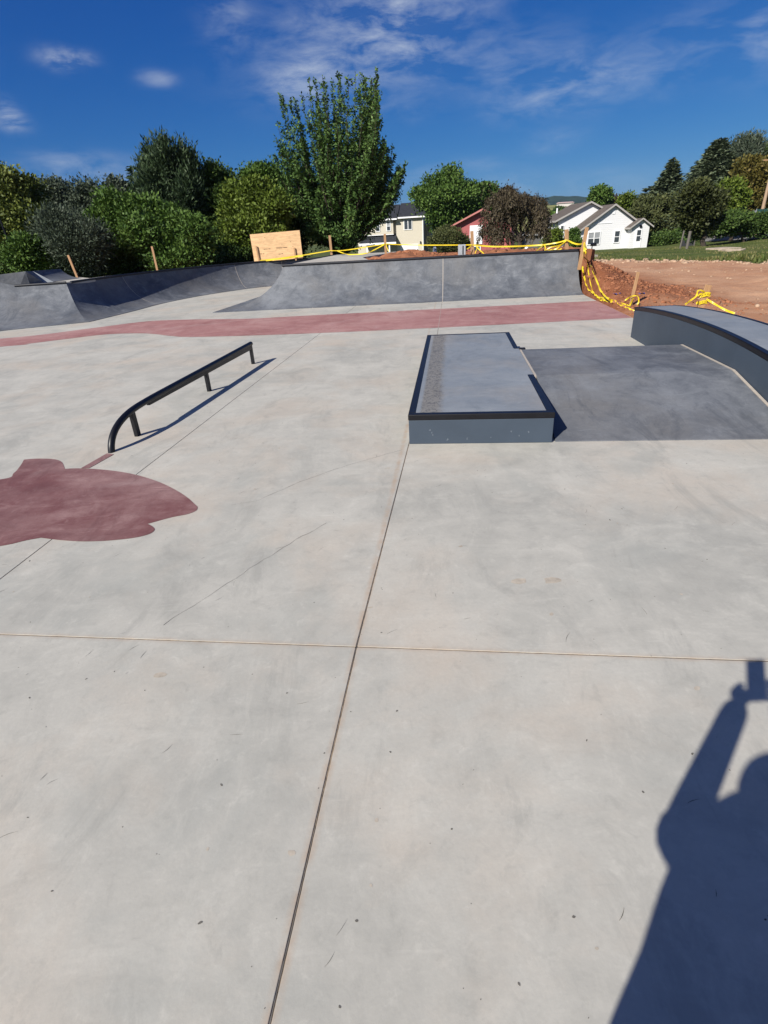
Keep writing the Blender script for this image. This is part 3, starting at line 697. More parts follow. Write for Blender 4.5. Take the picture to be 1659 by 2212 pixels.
# ------------------------------------------------------------------ dark sloped pad
pd = empty('sloped_pad', P(2.2, V0)); tag(pd, 'dark grey concrete bump between the low ledge and the arched ledge', 'skate pad')
PU0, PU1 = U1 + .004, 3.166
prf = [(V0 + .02, .006), (3.88, HL - .006), (5.24, HL - .006), (6.55, .006)]
rows = [[P(PU0 + .022, v, z), P(PU1 - .03, v, z)] for v, z in spline(prf[:2], 4)[:-1] + prf[1:3] + [prf[3]]]
m = MB(); L0 = [P(PU0 + .022, v, z) for v, z in [(V0 + .02, -.05)] + prf + [(6.55, -.05)]]; L1 = [P(PU1 - .028, v, z) for v, z in [(V0 + .02, -.05)] + prf + [(6.55, -.05)]]
m.hexa(L0, L1); m.build('pad_slab', M['ramp'], pd, bevel=.006)
for uu0, uu1, a, b_ in ((PU0, PU0 + .021, 3.86, 5.3), (PU1 - .027, PU1 + .0, V0 + .02, 5.24)):
    pr = [(v, z) for v, z in [(a, np.interp(a, [p[0] for p in prf], [p[1] for p in prf]))] + [p for p in prf if a < p[0] < b_] + [(b_, np.interp(b_, [p[0] for p in prf], [p[1] for p in prf]))]]
    m = MB(); m.hexa([P(uu0, v, z + .002) for v, z in pr] + [P(uu0, v, z - .03) for v, z in pr[::-1]], [P(uu1, v, z + .002) for v, z in pr] + [P(uu1, v, z - .03) for v, z in pr[::-1]]); m.build('joint_strip', M['caulk'], pd)

# ------------------------------------------------------------------ arched ledge on the right
al = empty('arched_ledge', P(3.47, 7.3)); tag(al, 'taller grey concrete ledge with an arched black edged top along the dirt', 'skate ledge')
def az(v): return .556 - .0186 * (v - 4.85) ** 2 if v > 4.85 else .556 - .030 * (v - 4.85) ** 2
A0, A1 = 3.172, 3.77
vsA = np.linspace(2.35, 7.3, 25)
def strip(u0, u1, zlo, zhi, name, mat, vv=vsA, bev=0):
    lo = [P(u0, v, zlo(v)) for v in vv]; hi = [P(u0, v, zhi(v)) for v in vv]; lo2 = [P(u1, v, zlo(v)) for v in vv]; hi2 = [P(u1, v, zhi(v)) for v in vv]
    m = MB(); m.grid([lo, hi, hi2, lo2, lo]); n = len(vv)
    m.add([lo[0], hi[0], hi2[0], lo2[0]], [(0, 1, 2, 3)]); m.add([lo[-1], hi[-1], hi2[-1], lo2[-1]], [(0, 1, 2, 3)])
    o = m.build(name, mat, al)
    bm = bmesh.new(); bm.from_mesh(o.data); bmesh.ops.remove_doubles(bm, verts=bm.verts, dist=.0005); bmesh.ops.recalc_face_normals(bm, faces=bm.faces)
    if bev:
        ed = [e for e in bm.edges if len(e.link_faces) == 2 and e.calc_face_angle(0) > .9]; bmesh.ops.bevel(bm, geom=ed, offset=bev, segments=2, affect='EDGES')
    bm.to_mesh(o.data); bm.free(); return o
strip(A0 + .004, A1 - .004, lambda v: -.02, lambda v: az(v) - .052, 'ledge_wall', M['paint'])
strip(A0 + .07, A1 - .052, lambda v: az(v) - .051, lambda v: az(v) - .003, 'ledge_top', M['ramp_top'], np.linspace(2.4, 7.235, 25))
strip(A0, A0 + .067, lambda v: az(v) - .05, lambda v: az(v), 'edge_angle', M['black'], np.linspace(2.35, 7.24, 25), .006)
strip(A1 - .05, A1, lambda v: az(v) - .05, lambda v: az(v), 'edge_angle', M['black'], np.linspace(2.35, 7.24, 25), .006)
m = MB(); m.hexa([P(u, v, az(7.3) - .05) for u, v in ((A0, 7.242), (A1, 7.242), (A1, 7.303), (A0, 7.303))], [P(u, v, az(7.3)) for u, v in ((A0, 7.242), (A1, 7.242), (A1, 7.303), (A0, 7.303))]); m.build('edge_angle', M['black'], al, bevel=.004)

# ------------------------------------------------------------------ grind rail
gr = empty('grind_rail', P(-2.6, 2.47)); tag(gr, 'black steel grind rail curving down to the floor by the red emblem', 'grind rail')
RU = lambda v: -2.62 + .022 * (v - 2.47)
tub = [(2.45, -.02), (2.475, .05), (2.53, .12), (2.62, .178), (2.75, .222), (2.92, .25), (3.15, .262), (3.5, .268), (4.5, .275), (5.5, .283), (6.12, .288), (6.165, .288)]
m = MB(); m.tube([P(RU(v), v, z) for v, z in spline([np.array(t) for t in tub], 4)], .030, 16); m.build('rail_tube', M['black'], gr, smooth=True)
for (v, z) in ((2.90, .238), (4.57, .255), (6.145, .268)):
    m = MB(); m.hexa([P(RU(v) + a, v + b_, 0) for a, b_ in ((-.019, -.03), (.019, -.03), (.019, .03), (-.019, .03))], [P(RU(v) + a, v + b_, z - .005) for a, b_ in ((-.019, -.03), (.019, -.03), (.019, .03), (-.019, .03))])
    m.build('rail_post', M['black'], gr, bevel=.003)
m = MB(); m.hexa([P(RU(3.2) - .018, 3.2, .214), P(RU(3.2) + .018, 3.2, .214), P(RU(6.16) + .018, 6.16, .21), P(RU(6.16) - .018, 6.16, .21)], [P(RU(3.2) - .018, 3.2, .262), P(RU(3.2) + .018, 3.2, .262), P(RU(6.16) + .018, 6.16, .285), P(RU(6.16) - .018, 6.16, .285)])
m.build('rail_fin', M['black'], gr, bevel=.003)

# ------------------------------------------------------------------ vegetation
def unit(a): return a / (np.linalg.norm(a, axis=-1, keepdims=True) + 1e-9)
def cards(pos, axis, nrm, L_, W_):
    """one folded leaf per position: base, right, tip, left"""
    axis = unit(axis); side = unit(np.cross(axis, nrm)); up = np.cross(side, axis)
    L_ = np.asarray(L_)[:, None]; W_ = np.asarray(W_)[:, None]
    v = np.stack([pos, pos + axis * L_ * .45 + side * W_ / 2 + up * W_ * .12, pos + axis * L_, pos + axis * L_ * .45 - side * W_ / 2 + up * W_ * .12], 1).reshape(-1, 3)
    n = len(pos); return v, np.arange(4 * n).reshape(n, 4)
def lobe_leaves(lobes, n, L_, cr=.42, per=56, out=.7, up=.25, wr=.58, shell=.5, seed=0, tuft=(1., .8)):
    r_ = np.random.default_rng(seed)
    area = np.array([(rx * ry + ry * rz + rx * rz) for c, (rx, ry, rz) in lobes]); nc = max(4, n // per)
    cnt = np.maximum(2, (nc * area / area.sum()).astype(int))
    P_, O_, T_ = [], [], []
    for (c, rad), k in zip(lobes, cnt):
        d = unit(r_.normal(size=(k, 3))); d[:, 2] = np.where(r_.random(k) < .35, np.abs(d[:, 2]), d[:, 2])
        rr = shell + (1.08 - shell) * r_.random(k) ** .7
        cc = c + d * np.array(rad) * rr[:, None]
        ct = r_.random(k) 
        sz = cr * (.6 + .8 * r_.random(k))
        off_ = np.clip(r_.normal(size=(k, per, 3)), -1.7, 1.7) * (sz[:, None, None] * .55); off_ *= np.array([tuft[0], tuft[0], tuft[1]])
        P_.append((cc[:, None, :] + off_).reshape(-1, 3)); O_.append((d[:, None, :] + off_ / sz[:, None, None] * .8).reshape(-1, 3))
        T_.append((ct[:, None] * .55 + .45 * r_.random((k, per))).reshape(-1))
    P_ = np.concatenate(P_); O_ = np.concatenate(O_); T_ = np.concatenate(T_); m_ = len(P_)
    axis = unit(O_) * out + r_.normal(size=(m_, 3)) * .6 + np.array([0, 0, up]); nrm = unit(O_) * .5 + r_.normal(size=(m_, 3)) * .6 + np.array([0, 0, .4])
    l_ = L_ * (.6 + .8 * r_.random(m_)); v, f = cards(P_, axis, nrm, l_, l_ * wr)
    return v, f, np.repeat(np.clip(T_, 0, 1), 4)
def pxscale(px, py, Y): return float(np.linalg.norm(at(px + 1, py, Y) - at(px, py, Y)))
def lobe(px, py, rx, ry, Y, dy=0.):
    s = pxscale(px, py, Y); return (at(px, py, Y + dy), (rx * s, .5 * (rx + ry) * s, ry * s))
bark = simple('bark', (.055, .043, .034), .9, 0, .35, 6, .5, .2); bark_pale = simple('pale_bark', (.30, .27, .23), .9, 0, .25, 6, .4, .2)
def limb_pts(a, b_, wob, r_, n=6):
    a = np.asarray(a, float); b_ = np.asarray(b_, float); out = []
    for i in range(n + 1):
        t = i / n; p = a + (b_ - a) * t; p = p + r_.normal(size=3) * wob * math.sin(math.pi * t); out.append(p)
    return out
LM = {
 'olive': leafmat('olive_leaves', (0.0423, 0.0599, 0.0120), (0.0975, 0.1247, 0.0218), (0.1950, 0.2095, 0.0448)),
 'grey': leafmat('grey_green_leaves', (0.0290, 0.0456, 0.0282), (0.0621, 0.0828, 0.0513), (0.1159, 0.1367, 0.0911)),
 'pine': leafmat('dark_pine_needles', (.014, .028, .012), (.034, .06, .024), (.07, .105, .042), .1),
 'maple': leafmat('mid_green_leaves', (0.0286, 0.0632, 0.0101), (0.0663, 0.1224, 0.0204), (0.1274, 0.1938, 0.0408)),
 'dark': leafmat('deep_green_leaves', (0.0217, 0.0436, 0.0096), (0.0508, 0.0907, 0.0181), (0.1089, 0.1572, 0.0363)),
 'yellow': leafmat('yellow_green_leaves', (0.0432, 0.0703, 0.0070), (0.0922, 0.1336, 0.0155), (0.1614, 0.2039, 0.0351)),
 'elm': leafmat('elm_leaves', (0.0251, 0.0570, 0.0136), (0.0627, 0.1195, 0.0273), (0.1481, 0.2277, 0.0570)),
 'brown': leafmat('brown_purple_leaves', (0.0270, 0.0189, 0.0126), (0.0612, 0.0468, 0.0270), (0.1035, 0.0855, 0.0495)),
 'rust': leafmat('rusty_olive_leaves', (0.0480, 0.0480, 0.0096), (0.1120, 0.0960, 0.0200), (0.1840, 0.1360, 0.0400)),
 'shrub': leafmat('dull_shrub_leaves', (.034, .044, .014), (.072, .085, .028), (.125, .13, .05)),
 'spruce': leafmat('blue_spruce_needles', (.045, .062, .035), (.10, .13, .072), (.19, .22, .125), .1),
}
def tree(name, label, lobes, Y, leaf, trunk_x, n=20000, L_=.2, cat='tree', group=None, trunk_r=.16, bark_=None, seed=0, dys=1.2, base=None, **kw):
    r_ = np.random.default_rng(seed + 100)
    lb = [lobe(*l[:4], Y, (l[4] if len(l) > 4 else r_.uniform(-dys, dys))) for l in lobes]
    for c_, rd_ in list(lb):                                            # ragged outgrowths on every bough
        for k in range(3):
            q = unit(r_.normal(size=3)); q[2] = abs(q[2]) * .9 - .2; f_ = r_.uniform(.2, .42)
            lb.append((c_ + q * np.array(rd_) * r_.uniform(.85, 1.18), tuple(x * f_ for x in rd_)))
    if Y < 40: n = int(n * 1.75); L_ = L_ * .72
    else: n = int(n * 1.35); L_ = L_ * .85
    d = pixray(trunk_x, 560); bx = d[0] / d[1] * Y
    gz = float(terrain(np.array([bx]), np.array([Y]))[0]); gz = max(gz, -2.5)
    root = empty(name, (bx, Y, gz)); tag(root, label, cat, group)
    m = MB(); big = sorted(lb, key=lambda q: -q[1][0] * q[1][2])[:6]
    ctr = np.mean([b_[0] for b_ in lb], 0); fork = np.array([bx + (ctr[0] - bx) * .3, Y, gz + max(.5, (ctr[2] - gz) * .45)])
    m.tube(limb_pts((bx, Y, gz - .2), fork, .05, r_, 5), [trunk_r * (1 - .06 * i) for i in range(6)], 9)
    for b_ in big:
        m.tube(limb_pts(fork, b_[0] + np.array([0, 0, b_[1][2] * .4]), .18, r_, 6), [trunk_r * .55 * (1 - i / 7.) for i in range(7)], 6)
    m.build('trunk', bark_ or bark, root, smooth=True)
    v, f, t = lobe_leaves(lb, n, L_, seed=seed, **kw)
    np_mesh('crown', v, f, LM[leaf], root, attr={'tint': t})
    return root
LM['street'] = leafmat('brown_green_street_leaves', (.02, .026, .008), (.045, .054, .017), (.10, .11, .035))
LROW = 'trees in the dense row behind the bowl'
z1 = lambda a, b_, rx, ry, dy=None: tuple([a * .3676, 305 + b_ * .3676, rx * .3676, ry * .3676] + ([] if dy is None else [dy]))
tree('broadleaf_tree', 'olive yellow broadleaf tree at the far left end of the dense row', [z1(-40, 260, 110, 110), z1(60, 330, 120, 110), z1(160, 330, 90, 90), z1(40, 480, 150, 120), z1(180, 460, 80, 110), z1(-120, 420, 160, 200), z1(60, 640, 140, 110), z1(-60, 700, 160, 120)], 31, 'olive', 10, 26000, .22, seed=1)
tree('broadleaf_tree', 'loose grey green tree with bare pale twigs, second from the left of the row', [z1(300, 320, 60, 75), z1(370, 330, 55, 80), z1(280, 420, 70, 80), z1(390, 430, 55, 70), z1(330, 560, 100, 100)], 37, 'grey', 125, 10000, .2, seed=2, bark_=bark_pale, shell=.3)
tree('broadleaf_tree', 'thin grey tree with whitish upright twigs left of the tall pine', [z1(510, 320, 55, 70), z1(560, 360, 60, 90), z1(490, 430, 50, 90), z1(600, 440, 70, 90), z1(540, 560, 110, 100)], 36, 'grey', 190, 9500, .2, seed=3, bark_=bark_pale, shell=.3)
tree('broadleaf_tree', 'grey green bushy tree touching the left side of the tall pine', [z1(680, 320, 65, 75), z1(730, 370, 60, 80), z1(650, 420, 60, 80), z1(720, 500, 90, 110)], 35, 'grey', 245, 10000, .2, seed=4)
# pines
def conifer(name, label, tip, width_px, base_py, Y, leaf='pine', n=16000, seed=0, lean=0., L_=.34, skew=0., group=None, droop=.35, ragged=.35, tr=.16):
    r_ = np.random.default_rng(seed); tp = at(*tip, Y); gz = float(terrain(np.array([tp[0]]), np.array([Y]))[0]); gz = max(gz, -2.5)
    s = pxscale(*tip, Y); rad = width_px * s / 2; zb = at(tip[0], base_py, Y)[2]; zb = max(zb, gz + .2); bx = tp[0] - lean
    root = empty(name, (bx, Y, gz)); tag(root, label, 'tree', group)
    H_ = tp[2] - zb; nb = max(60, int(n / 55)); V, F, T = [], [], []
    m = MB(); m.tube([(bx, Y, gz - .2), (bx + (tp[0] - bx) * .5, Y, (gz + tp[2]) / 2), (tp[0], Y, tp[2])], [tr, tr * .55, .02], 8)
    q = r_.random(nb) ** .75; ang = r_.random(nb) * 6.283
    P_, A_, N_, TT = [], [], [], []
    for k in range(nb):
        h = q[k]; z = tp[2] - h * H_; rr = rad * (h ** .8) * (1 - ragged + ragged * 1.6 * r_.random()) + .12
        dr = np.array([math.cos(ang[k]), math.sin(ang[k]), 0]); dr[0] += skew * h
        c0 = np.array([bx + (tp[0] - bx) * (1 - h), Y, z]); k_ = max(10, int(55 * (.35 + h))); t = r_.random(k_) ** .7
        p = c0 + dr * (rr * t)[:, None] + np.array([0, 0, 1.]) * (-droop * rr * t ** 1.5 + .28 * rr * t ** 3)[:, None] + r_.normal(size=(k_, 3)) * np.array([.10, .10, .07]) * (.5 + rr * .35)
        sd = np.cross(dr, [0, 0, 1.]); a_ = dr * .8 + sd * (r_.choice([-1, 1], k_) * r_.uniform(.2, 1., k_))[:, None] + np.array([0, 0, 1.]) * r_.uniform(-.35, .35, k_)[:, None]
        P_.append(p); A_.append(a_); N_.append(np.array([0, 0, 1.]) + r_.normal(size=(k_, 3)) * .45); TT.append(np.clip(r_.random() * .5 + .5 * r_.random(k_), 0, 1))
    P_ = np.concatenate(P_); l_ = L_ * (.6 + .8 * r_.random(len(P_)))
    v, f = cards(P_, np.concatenate(A_), np.concatenate(N_), l_, l_ * .36)
    m.build('trunk', bark, root, smooth=True); np_mesh('crown', v, f, LM[leaf], root, attr={'tint': np.repeat(np.concatenate(TT), 4)}); return root
conifer('pine_tree', 'narrow dark spruce tip rising just left of the tall dark pine', (286, 361), 60, 480, 36, n=5000, seed=5, L_=.26, ragged=.2)
tree('pine_tree', 'tallest darkest pine with upswept tufts in the left row', [z1(950, 70, 34, 46), z1(1000, 95, 40, 46), z1(1062, 110, 40, 44), z1(893, 120, 30, 50), z1(866, 200, 40, 50), z1(960, 170, 66, 60), z1(1075, 180, 56, 56), z1(1140, 160, 34, 44), z1(1130, 240, 50, 60), z1(900, 260, 70, 60), z1(1010, 260, 90, 80), z1(1110, 320, 76, 80), z1(850, 330, 60, 60), z1(950, 370, 110, 90), z1(1080, 410, 100, 90), z1(900, 470, 110, 90), z1(1050, 530, 120, 110)], 31.5, 'pine', 372, 30000, .27, seed=6, out=.6, up=1.0, wr=.26, cr=.40, tuft=(.5, 1.5), dys=1.0, trunk_r=.2)
tree('broadleaf_tree', 'large mid green maple in front of the tall dark pine', [z1(700, 400, 90, 90), z1(650, 520, 90, 100), z1(780, 480, 110, 90), z1(870, 430, 80, 70), z1(720, 620, 120, 100), z1(860, 580, 110, 100), z1(690, 720, 90, 70), z1(820, 710, 120, 80), z1(940, 690, 80, 80)], 27, 'maple', 290, 30000, .2, seed=7, cr=.36)
tree('broadleaf_tree', 'rounded mid green maple under the right side of the tall pine', [z1(1010, 480, 60, 70), z1(1080, 530, 90, 80), z1(1160, 560, 70, 80), z1(1010, 640, 90, 90), z1(1130, 670, 100, 80), z1(1060, 740, 120, 60)], 26.5, 'maple', 400, 18000, .19, seed=8, cr=.34)
tree('broadleaf_tree', 'narrow dark tree with lighter crown tips right of the tall pine', [z1(1250, 240, 55, 75), z1(1310, 270, 60, 70), z1(1220, 360, 70, 90), z1(1310, 400, 70, 90), z1(1250, 520, 90, 110), z1(1280, 660, 110, 100), z1(1350, 600, 70, 110)], 32, 'dark', 470, 22000, .21, seed=9)
tree('broadleaf_tree', 'bright yellow green maple standing above the plywood sheet', [z1(1420, 330, 80, 70), z1(1510, 330, 90, 70), z1(1400, 430, 90, 80), z1(1520, 430, 110, 90), z1(1620, 400, 60, 80), z1(1380, 530, 70, 80), z1(1490, 550, 110, 80), z1(1600, 540, 90, 100), z1(1450, 640, 80, 60)], 30, 'yellow', 548, 28000, .2, seed=10, cr=.36)
tree('broadleaf_tree', 'green tree crown peeking over the yellow green maple by the elm', [z1(1560, 215, 80, 65), z1(1490, 240, 50, 65), z1(1640, 280, 60, 90), z1(1580, 330, 110, 90), z1(1690, 480, 80, 150), z1(1660, 640, 110, 130)], 36, 'maple', 580, 17000, .21, seed=11)
tree('willow_bush', 'grey green feathery willow bush behind the far left bank', [z1(330, 500, 90, 70), z1(420, 520, 90, 80), z1(300, 600, 80, 80), z1(430, 620, 120, 90), z1(540, 600, 70, 90), z1(480, 720, 110, 70), z1(560, 730, 70, 60)], 25.5, 'grey', 160, 24000, .18, 'bush', seed=12, out=.9, up=.5, wr=.28, cr=.4, trunk_r=.08)
tree('leafy_bush', 'small mid green bush low at the far left beside the steep pole', [z1(150, 640, 70, 55), z1(190, 690, 60, 50), z1(120, 700, 60, 60)], 25, 'maple', 55, 6500, .17, 'bush', seed=13, cr=.3, trunk_r=.06)
# shaded undergrowth closing the row near the ground
tree('dense_shrub', 'dark shrub filling the base of the row left of the plywood sheet', [z1(1240, 740, 120, 70), z1(1380, 730, 110, 80), z1(1120, 780, 120, 60), z1(1420, 780, 70, 50)], 29, 'dark', 480, 11000, .2, 'bush', seed=14, trunk_r=.08)
tree('dense_shrub', 'dark shrub filling the base of the row at the far left', [z1(20, 760, 160, 100), z1(220, 760, 110, 90), z1(-160, 760, 160, 120)], 30, 'dark', 30, 10000, .22, 'bush', seed=15, trunk_r=.08)
tree('dense_shrub', 'dark shrub under the big maple in the left row', [z1(600, 760, 110, 70), z1(760, 790, 140, 60), z1(900, 790, 130, 60)], 31, 'dark', 270, 10000, .22, 'bush', seed=16, trunk_r=.08)
tree('dense_shrub', 'dark shrub hidden behind the plywood sheet and left of the elm trunk', [(600, 520, 40, 36), (640, 505, 30, 40), (560, 530, 40, 30)], 34, 'dark', 600, 9000, .22, 'bush', seed=17, trunk_r=.08)

# the tall vase shaped elm
def elm():
    Y = 32.; r_ = np.random.default_rng(77)
    base = at(737, 560, Y); gz = float(terrain(np.array([base[0]]), np.array([Y]))[0])
    root = empty('elm_tree', (base[0], Y, gz)); tag(root, 'tall vase shaped elm with upright feathery plumes left of the cream house', 'tree')
    tips = [(605, 206), (613, 216), (626, 215), (637, 213), (651, 203), (668, 172), (681, 176), (697, 165), (702, 182), (718, 178), (731, 160), (734, 176), (752, 172), (768, 158), (780, 163), (790, 171), (803, 172), (813, 156), (815, 178), (822, 262), (817, 225), (596, 296), (600, 268), (593, 335), (598, 360), (840, 325), (848, 322), (862, 358), (876, 355), (868, 372), (858, 400), (845, 425), (852, 340), (835, 345), (846, 380), (830, 365), (862, 385), (838, 410), (826, 395), (853, 412), (820, 340), (828, 430), (812, 440), (600, 395), (608, 420), (820, 300)]
    top = lambda x: float(np.interp(x, [592, 600, 607, 640, 668, 735, 768, 814, 820, 842, 876], [330, 225, 208, 215, 175, 168, 162, 165, 265, 325, 362]))
    limbs = [(np.array(t, float), r_.uniform(-1.4, 1.4), True) for t in tips]
    for i in range(175):
        x = 737 + (r_.beta(1.5, 1.5) - .5) * 280 * 1.0; x = min(max(x, 600), 868); t0 = top(x)
        low = 505 - abs(x - 737) * .55
        y = t0 + 14 + (low - t0) * r_.random() ** .8
        if x > 770 and y > 440 - (x - 770) * .9: y = t0 + 10 + 40 * r_.random()
        w = math.sqrt(max(.05, 1 - ((x - 737) / 145) ** 2))
        limbs.append((np.array([x, y]), r_.uniform(-2.6, 2.6) * w, False))
    for i in range(26):
        x = 728 + r_.uniform(-85, 62); limbs.append((np.array([x, r_.uniform(455, 535)]), r_.uniform(-2.2, .6), False))
    m = MB(); P_, A_, N_, T_ = [], [], [], []
    fork0 = np.array([base[0], Y, gz + .5])
    m.tube([(base[0], Y, gz - .2), (base[0] - .02, Y, gz + .5), (base[0] + .05, Y, gz + 1.3)], [.30, .24, .2], 10)
    for (t, dy, plume) in limbs:
        tip = at(t[0], t[1], Y + dy); a = fork0 + r_.normal(size=3) * .07 + np.array([0, 0, r_.uniform(0, .8)])
        c = np.array([a[0] + (tip[0] - a[0]) * r_.uniform(.6, .85), a[1] + (tip[1] - a[1]) * .75, a[2] + (tip[2] - a[2]) * r_.uniform(.32, .46)])
        ts = np.linspace(0, 1, 11)[:, None]; cur = (1 - ts) ** 2 * a + 2 * ts * (1 - ts) * c + ts ** 2 * tip
        cur[1:-1] += r_.normal(size=(9, 3)) * .05
        ln = np.linalg.norm(tip - a); m.tube(cur, [max(.008, .075 * (1 - i / 10.) ** 1.1) for i in range(11)], 5, cap=False)
        # leafy twigs along the outer part of the limb
        k = int(ln * (9.5 if plume else 10)); tt = .22 + .78 * r_.random(k) ** .8
        tint0 = r_.random()
        pos = (1 - tt[:, None]) ** 2 * a + 2 * tt[:, None] * (1 - tt[:, None]) * c + tt[:, None] ** 2 * tip
        tang = unit(2 * (1 - tt[:, None]) * (c - a) + 2 * tt[:, None] * (tip - c))
        for j in range(k):
            tl = (.8 if plume else .95) * (1.1 - tt[j]) ** .7 * r_.uniform(.35, 1.35)
            d = unit(tang[j] * 1.0 + r_.normal(size=3) * .5 + np.array([0, 0, .2])); nl = max(5, int(tl * 19)); s = np.linspace(.12, 1, nl)
            p = pos[j] + d * (tl * s)[:, None]; sd = unit(np.cross(d, r_.normal(size=3))); sg = np.where(np.arange(nl) % 2, 1., -1.)
            P_.append(p); A_.append(d * .55 + sd * sg[:, None] * .9 + np.array([0, 0, -.25]) + r_.normal(size=(nl, 3)) * .25); N_.append(np.array([0, 0, 1.]) * .6 + r_.normal(size=(nl, 3)) * .5)
            T_.append(np.clip(.25 * tint0 + .25 * r_.random() + .5 * r_.random(nl), 0, 1))
        # tip itself
        nl = 16; s = np.linspace(.80, 1.0, nl); p = (1 - s[:, None]) ** 2 * a + 2 * s[:, None] * (1 - s[:, None]) * c + s[:, None] ** 2 * tip
        d = unit(tip - c); sd = unit(np.cross(d, r_.normal(size=3))); sg = np.where(np.arange(nl) % 2, 1., -1.)
        P_.append(p); A_.append(d * .8 + sd * sg[:, None] * .7 + r_.normal(size=(nl, 3)) * .3); N_.append(r_.normal(size=(nl, 3)) + np.array([0, 0, .5])); T_.append(np.clip(r_.random(nl), 0, 1))
    m.build('trunk', bark, root, smooth=True)
    P_ = np.concatenate(P_); l_ = .135 * (.6 + .8 * r_.random(len(P_)))
    v, f = cards(P_, np.concatenate(A_), np.concatenate(N_), l_, l_ * .55)
    np_mesh('crown', v, f, LM['elm'], root, attr={'tint': np.repeat(np.concatenate(T_), 4)})
    print('elm leaves', len(P_))
elm()

# trees around the houses
z3 = lambda a, b_, rx, ry, dy=None: tuple([779.4 + a * .286, 338.9 + b_ * .286, rx * .286, ry * .286] + ([] if dy is None else [dy]))
tree('broadleaf_tree', 'tall bright green cottonwood between the cream and red houses', [z3(670, 160, 55, 55), z3(570, 230, 70, 60), z3(700, 220, 70, 60), z3(620, 310, 110, 80), z3(730, 320, 80, 80), z3(440, 300, 50, 40), z3(480, 350, 60, 50), z3(620, 420, 90, 80), z3(720, 430, 100, 90), z3(640, 530, 90, 80)], 88, 'maple', 965, 20000, .42, seed=31, cr=.9, trunk_r=.35)
tree('broadleaf_tree', 'second green tree right behind the red house roof', [z3(860, 270, 80, 55), z3(950, 270, 60, 50), z3(840, 360, 90, 70), z3(940, 350, 80, 80), z3(1000, 420, 80, 80)], 92, 'maple', 1040, 12000, .42, seed=32, cr=.85, trunk_r=.3)
tree('dense_shrub', 'round clipped dull green shrub left of the red house', [z3(640, 600, 75, 60), z3(590, 650, 70, 65), z3(710, 640, 80, 70), z3(640, 690, 100, 60), z3(760, 680, 60, 60)], 48, 'shrub', 965, 22000, .13, 'bush', seed=33, cr=.28, trunk_r=.1)
def weeping():
    Y = 46.; r_ = np.random.default_rng(5)
    lb = [z3(1100, 250, 60, 40), z3(1030, 330, 90, 70), z3(1130, 330, 100, 90), z3(1220, 320, 70, 60), z3(1320, 340, 80, 60), z3(1000, 450, 90, 90), z3(1110, 470, 110, 90), z3(1230, 440, 110, 90), z3(1350, 430, 80, 80), z3(970, 560, 80, 70), z3(1060, 580, 90, 60), z3(1350, 540, 70, 70)]
    d = pixray(1122, 545); bx = d[0] / d[1] * Y; gz = float(h0(bx, Y)); root = empty('weeping_tree', (bx, Y, gz)); tag(root, 'dark brownish weeping tree with drooping branches in front of the red house', 'tree')
    P_, A_, N_, T_ = [], [], [], []
    for l in lb:
        c, rad = lobe(*l, Y, r_.uniform(-1.2, 1.2))
        for k in range(85):
            q = unit(r_.normal(size=3)); q[2] = abs(q[2]) * .9; s0 = c + q * np.array(rad) * r_.uniform(.6, 1.05); ln = r_.uniform(.4, 1.1); nl = int(ln * 26); s = np.linspace(0, 1, nl)
            o_ = q * np.array([1, 1, 0]) * .35
            P_.append(s0 + o_ * s[:, None] * ln + np.array([0, 0, -1.]) * (s ** 1.3 * ln)[:, None] + r_.normal(size=(nl, 3)) * .05)
            A_.append(np.array([0, 0, -1.]) + o_ + r_.normal(size=(nl, 3)) * .5); N_.append(q + r_.normal(size=(nl, 3)) * .6); T_.append(np.clip(.4 * r_.random() + .6 * r_.random(nl), 0, 1))
    for (px, py) in [(1045, 397), (1060, 393), (1072, 400), (1095, 392), (1110, 396), (1120, 404), (1085, 402), (1145, 412), (1160, 415)]:
        tp = at(px, py, Y); nl = 26; s = np.linspace(0, 1, nl); P_.append(tp + np.array([r_.uniform(-.2, .2), 0, -1.3]) * s[:, None] + r_.normal(size=(nl, 3)) * .05); A_.append(np.array([0, 0, .6]) + r_.normal(size=(nl, 3)) * .6); N_.append(r_.normal(size=(nl, 3))); T_.append(r_.random(nl) * .5)
    P_ = np.concatenate(P_); l_ = .16 * (.6 + .8 * r_.random(len(P_))); v, f = cards(P_, np.concatenate(A_), np.concatenate(N_), l_, l_ * .45)
    m = MB(); f0 = np.array([bx, Y, gz + 1.1])
    m.tube([(bx, Y, gz - .2), (bx + .04, Y, gz + .5), f0], [.24, .2, .17], 9)
    for l in lb: m.tube(limb_pts(f0, lobe(*l, Y, 0)[0] + np.array([0, 0, .3]), .12, r_, 6), [.1 * (1 - i / 7.) for i in range(7)], 6)
    m.build('trunk', bark, root, smooth=True); np_mesh('crown', v, f, LM['brown'], root, attr={'tint': np.repeat(np.concatenate(T_), 4)})
weeping()
tree('leafy_bush', 'light green bush at the left corner of the white house', [(1192, 520, 16, 18), (1200, 508, 10, 12), (1184, 532, 14, 12), (1203, 528, 10, 14)], 58, 'yellow', 1193, 6000, .18, 'bush', seed=35, cr=.3, trunk_r=.05)
tree('leafy_bush', 'dark green climbing bush against the white house beside the leaning stake', [(1240, 508, 9, 12), (1237, 524, 12, 14), (1244, 530, 9, 12), (1234, 538, 10, 8)], 66, 'maple', 1239, 5000, .2, 'bush', seed=36, cr=.3, trunk_r=.05)
tree('broadleaf_tree', 'green tree rising behind the white house roof', [(1294, 418, 12, 10), (1304, 424, 12, 13), (1290, 430, 12, 12), (1300, 440, 14, 10)], 100, 'maple', 1299, 6000, .42, seed=37, cr=.7, trunk_r=.2)
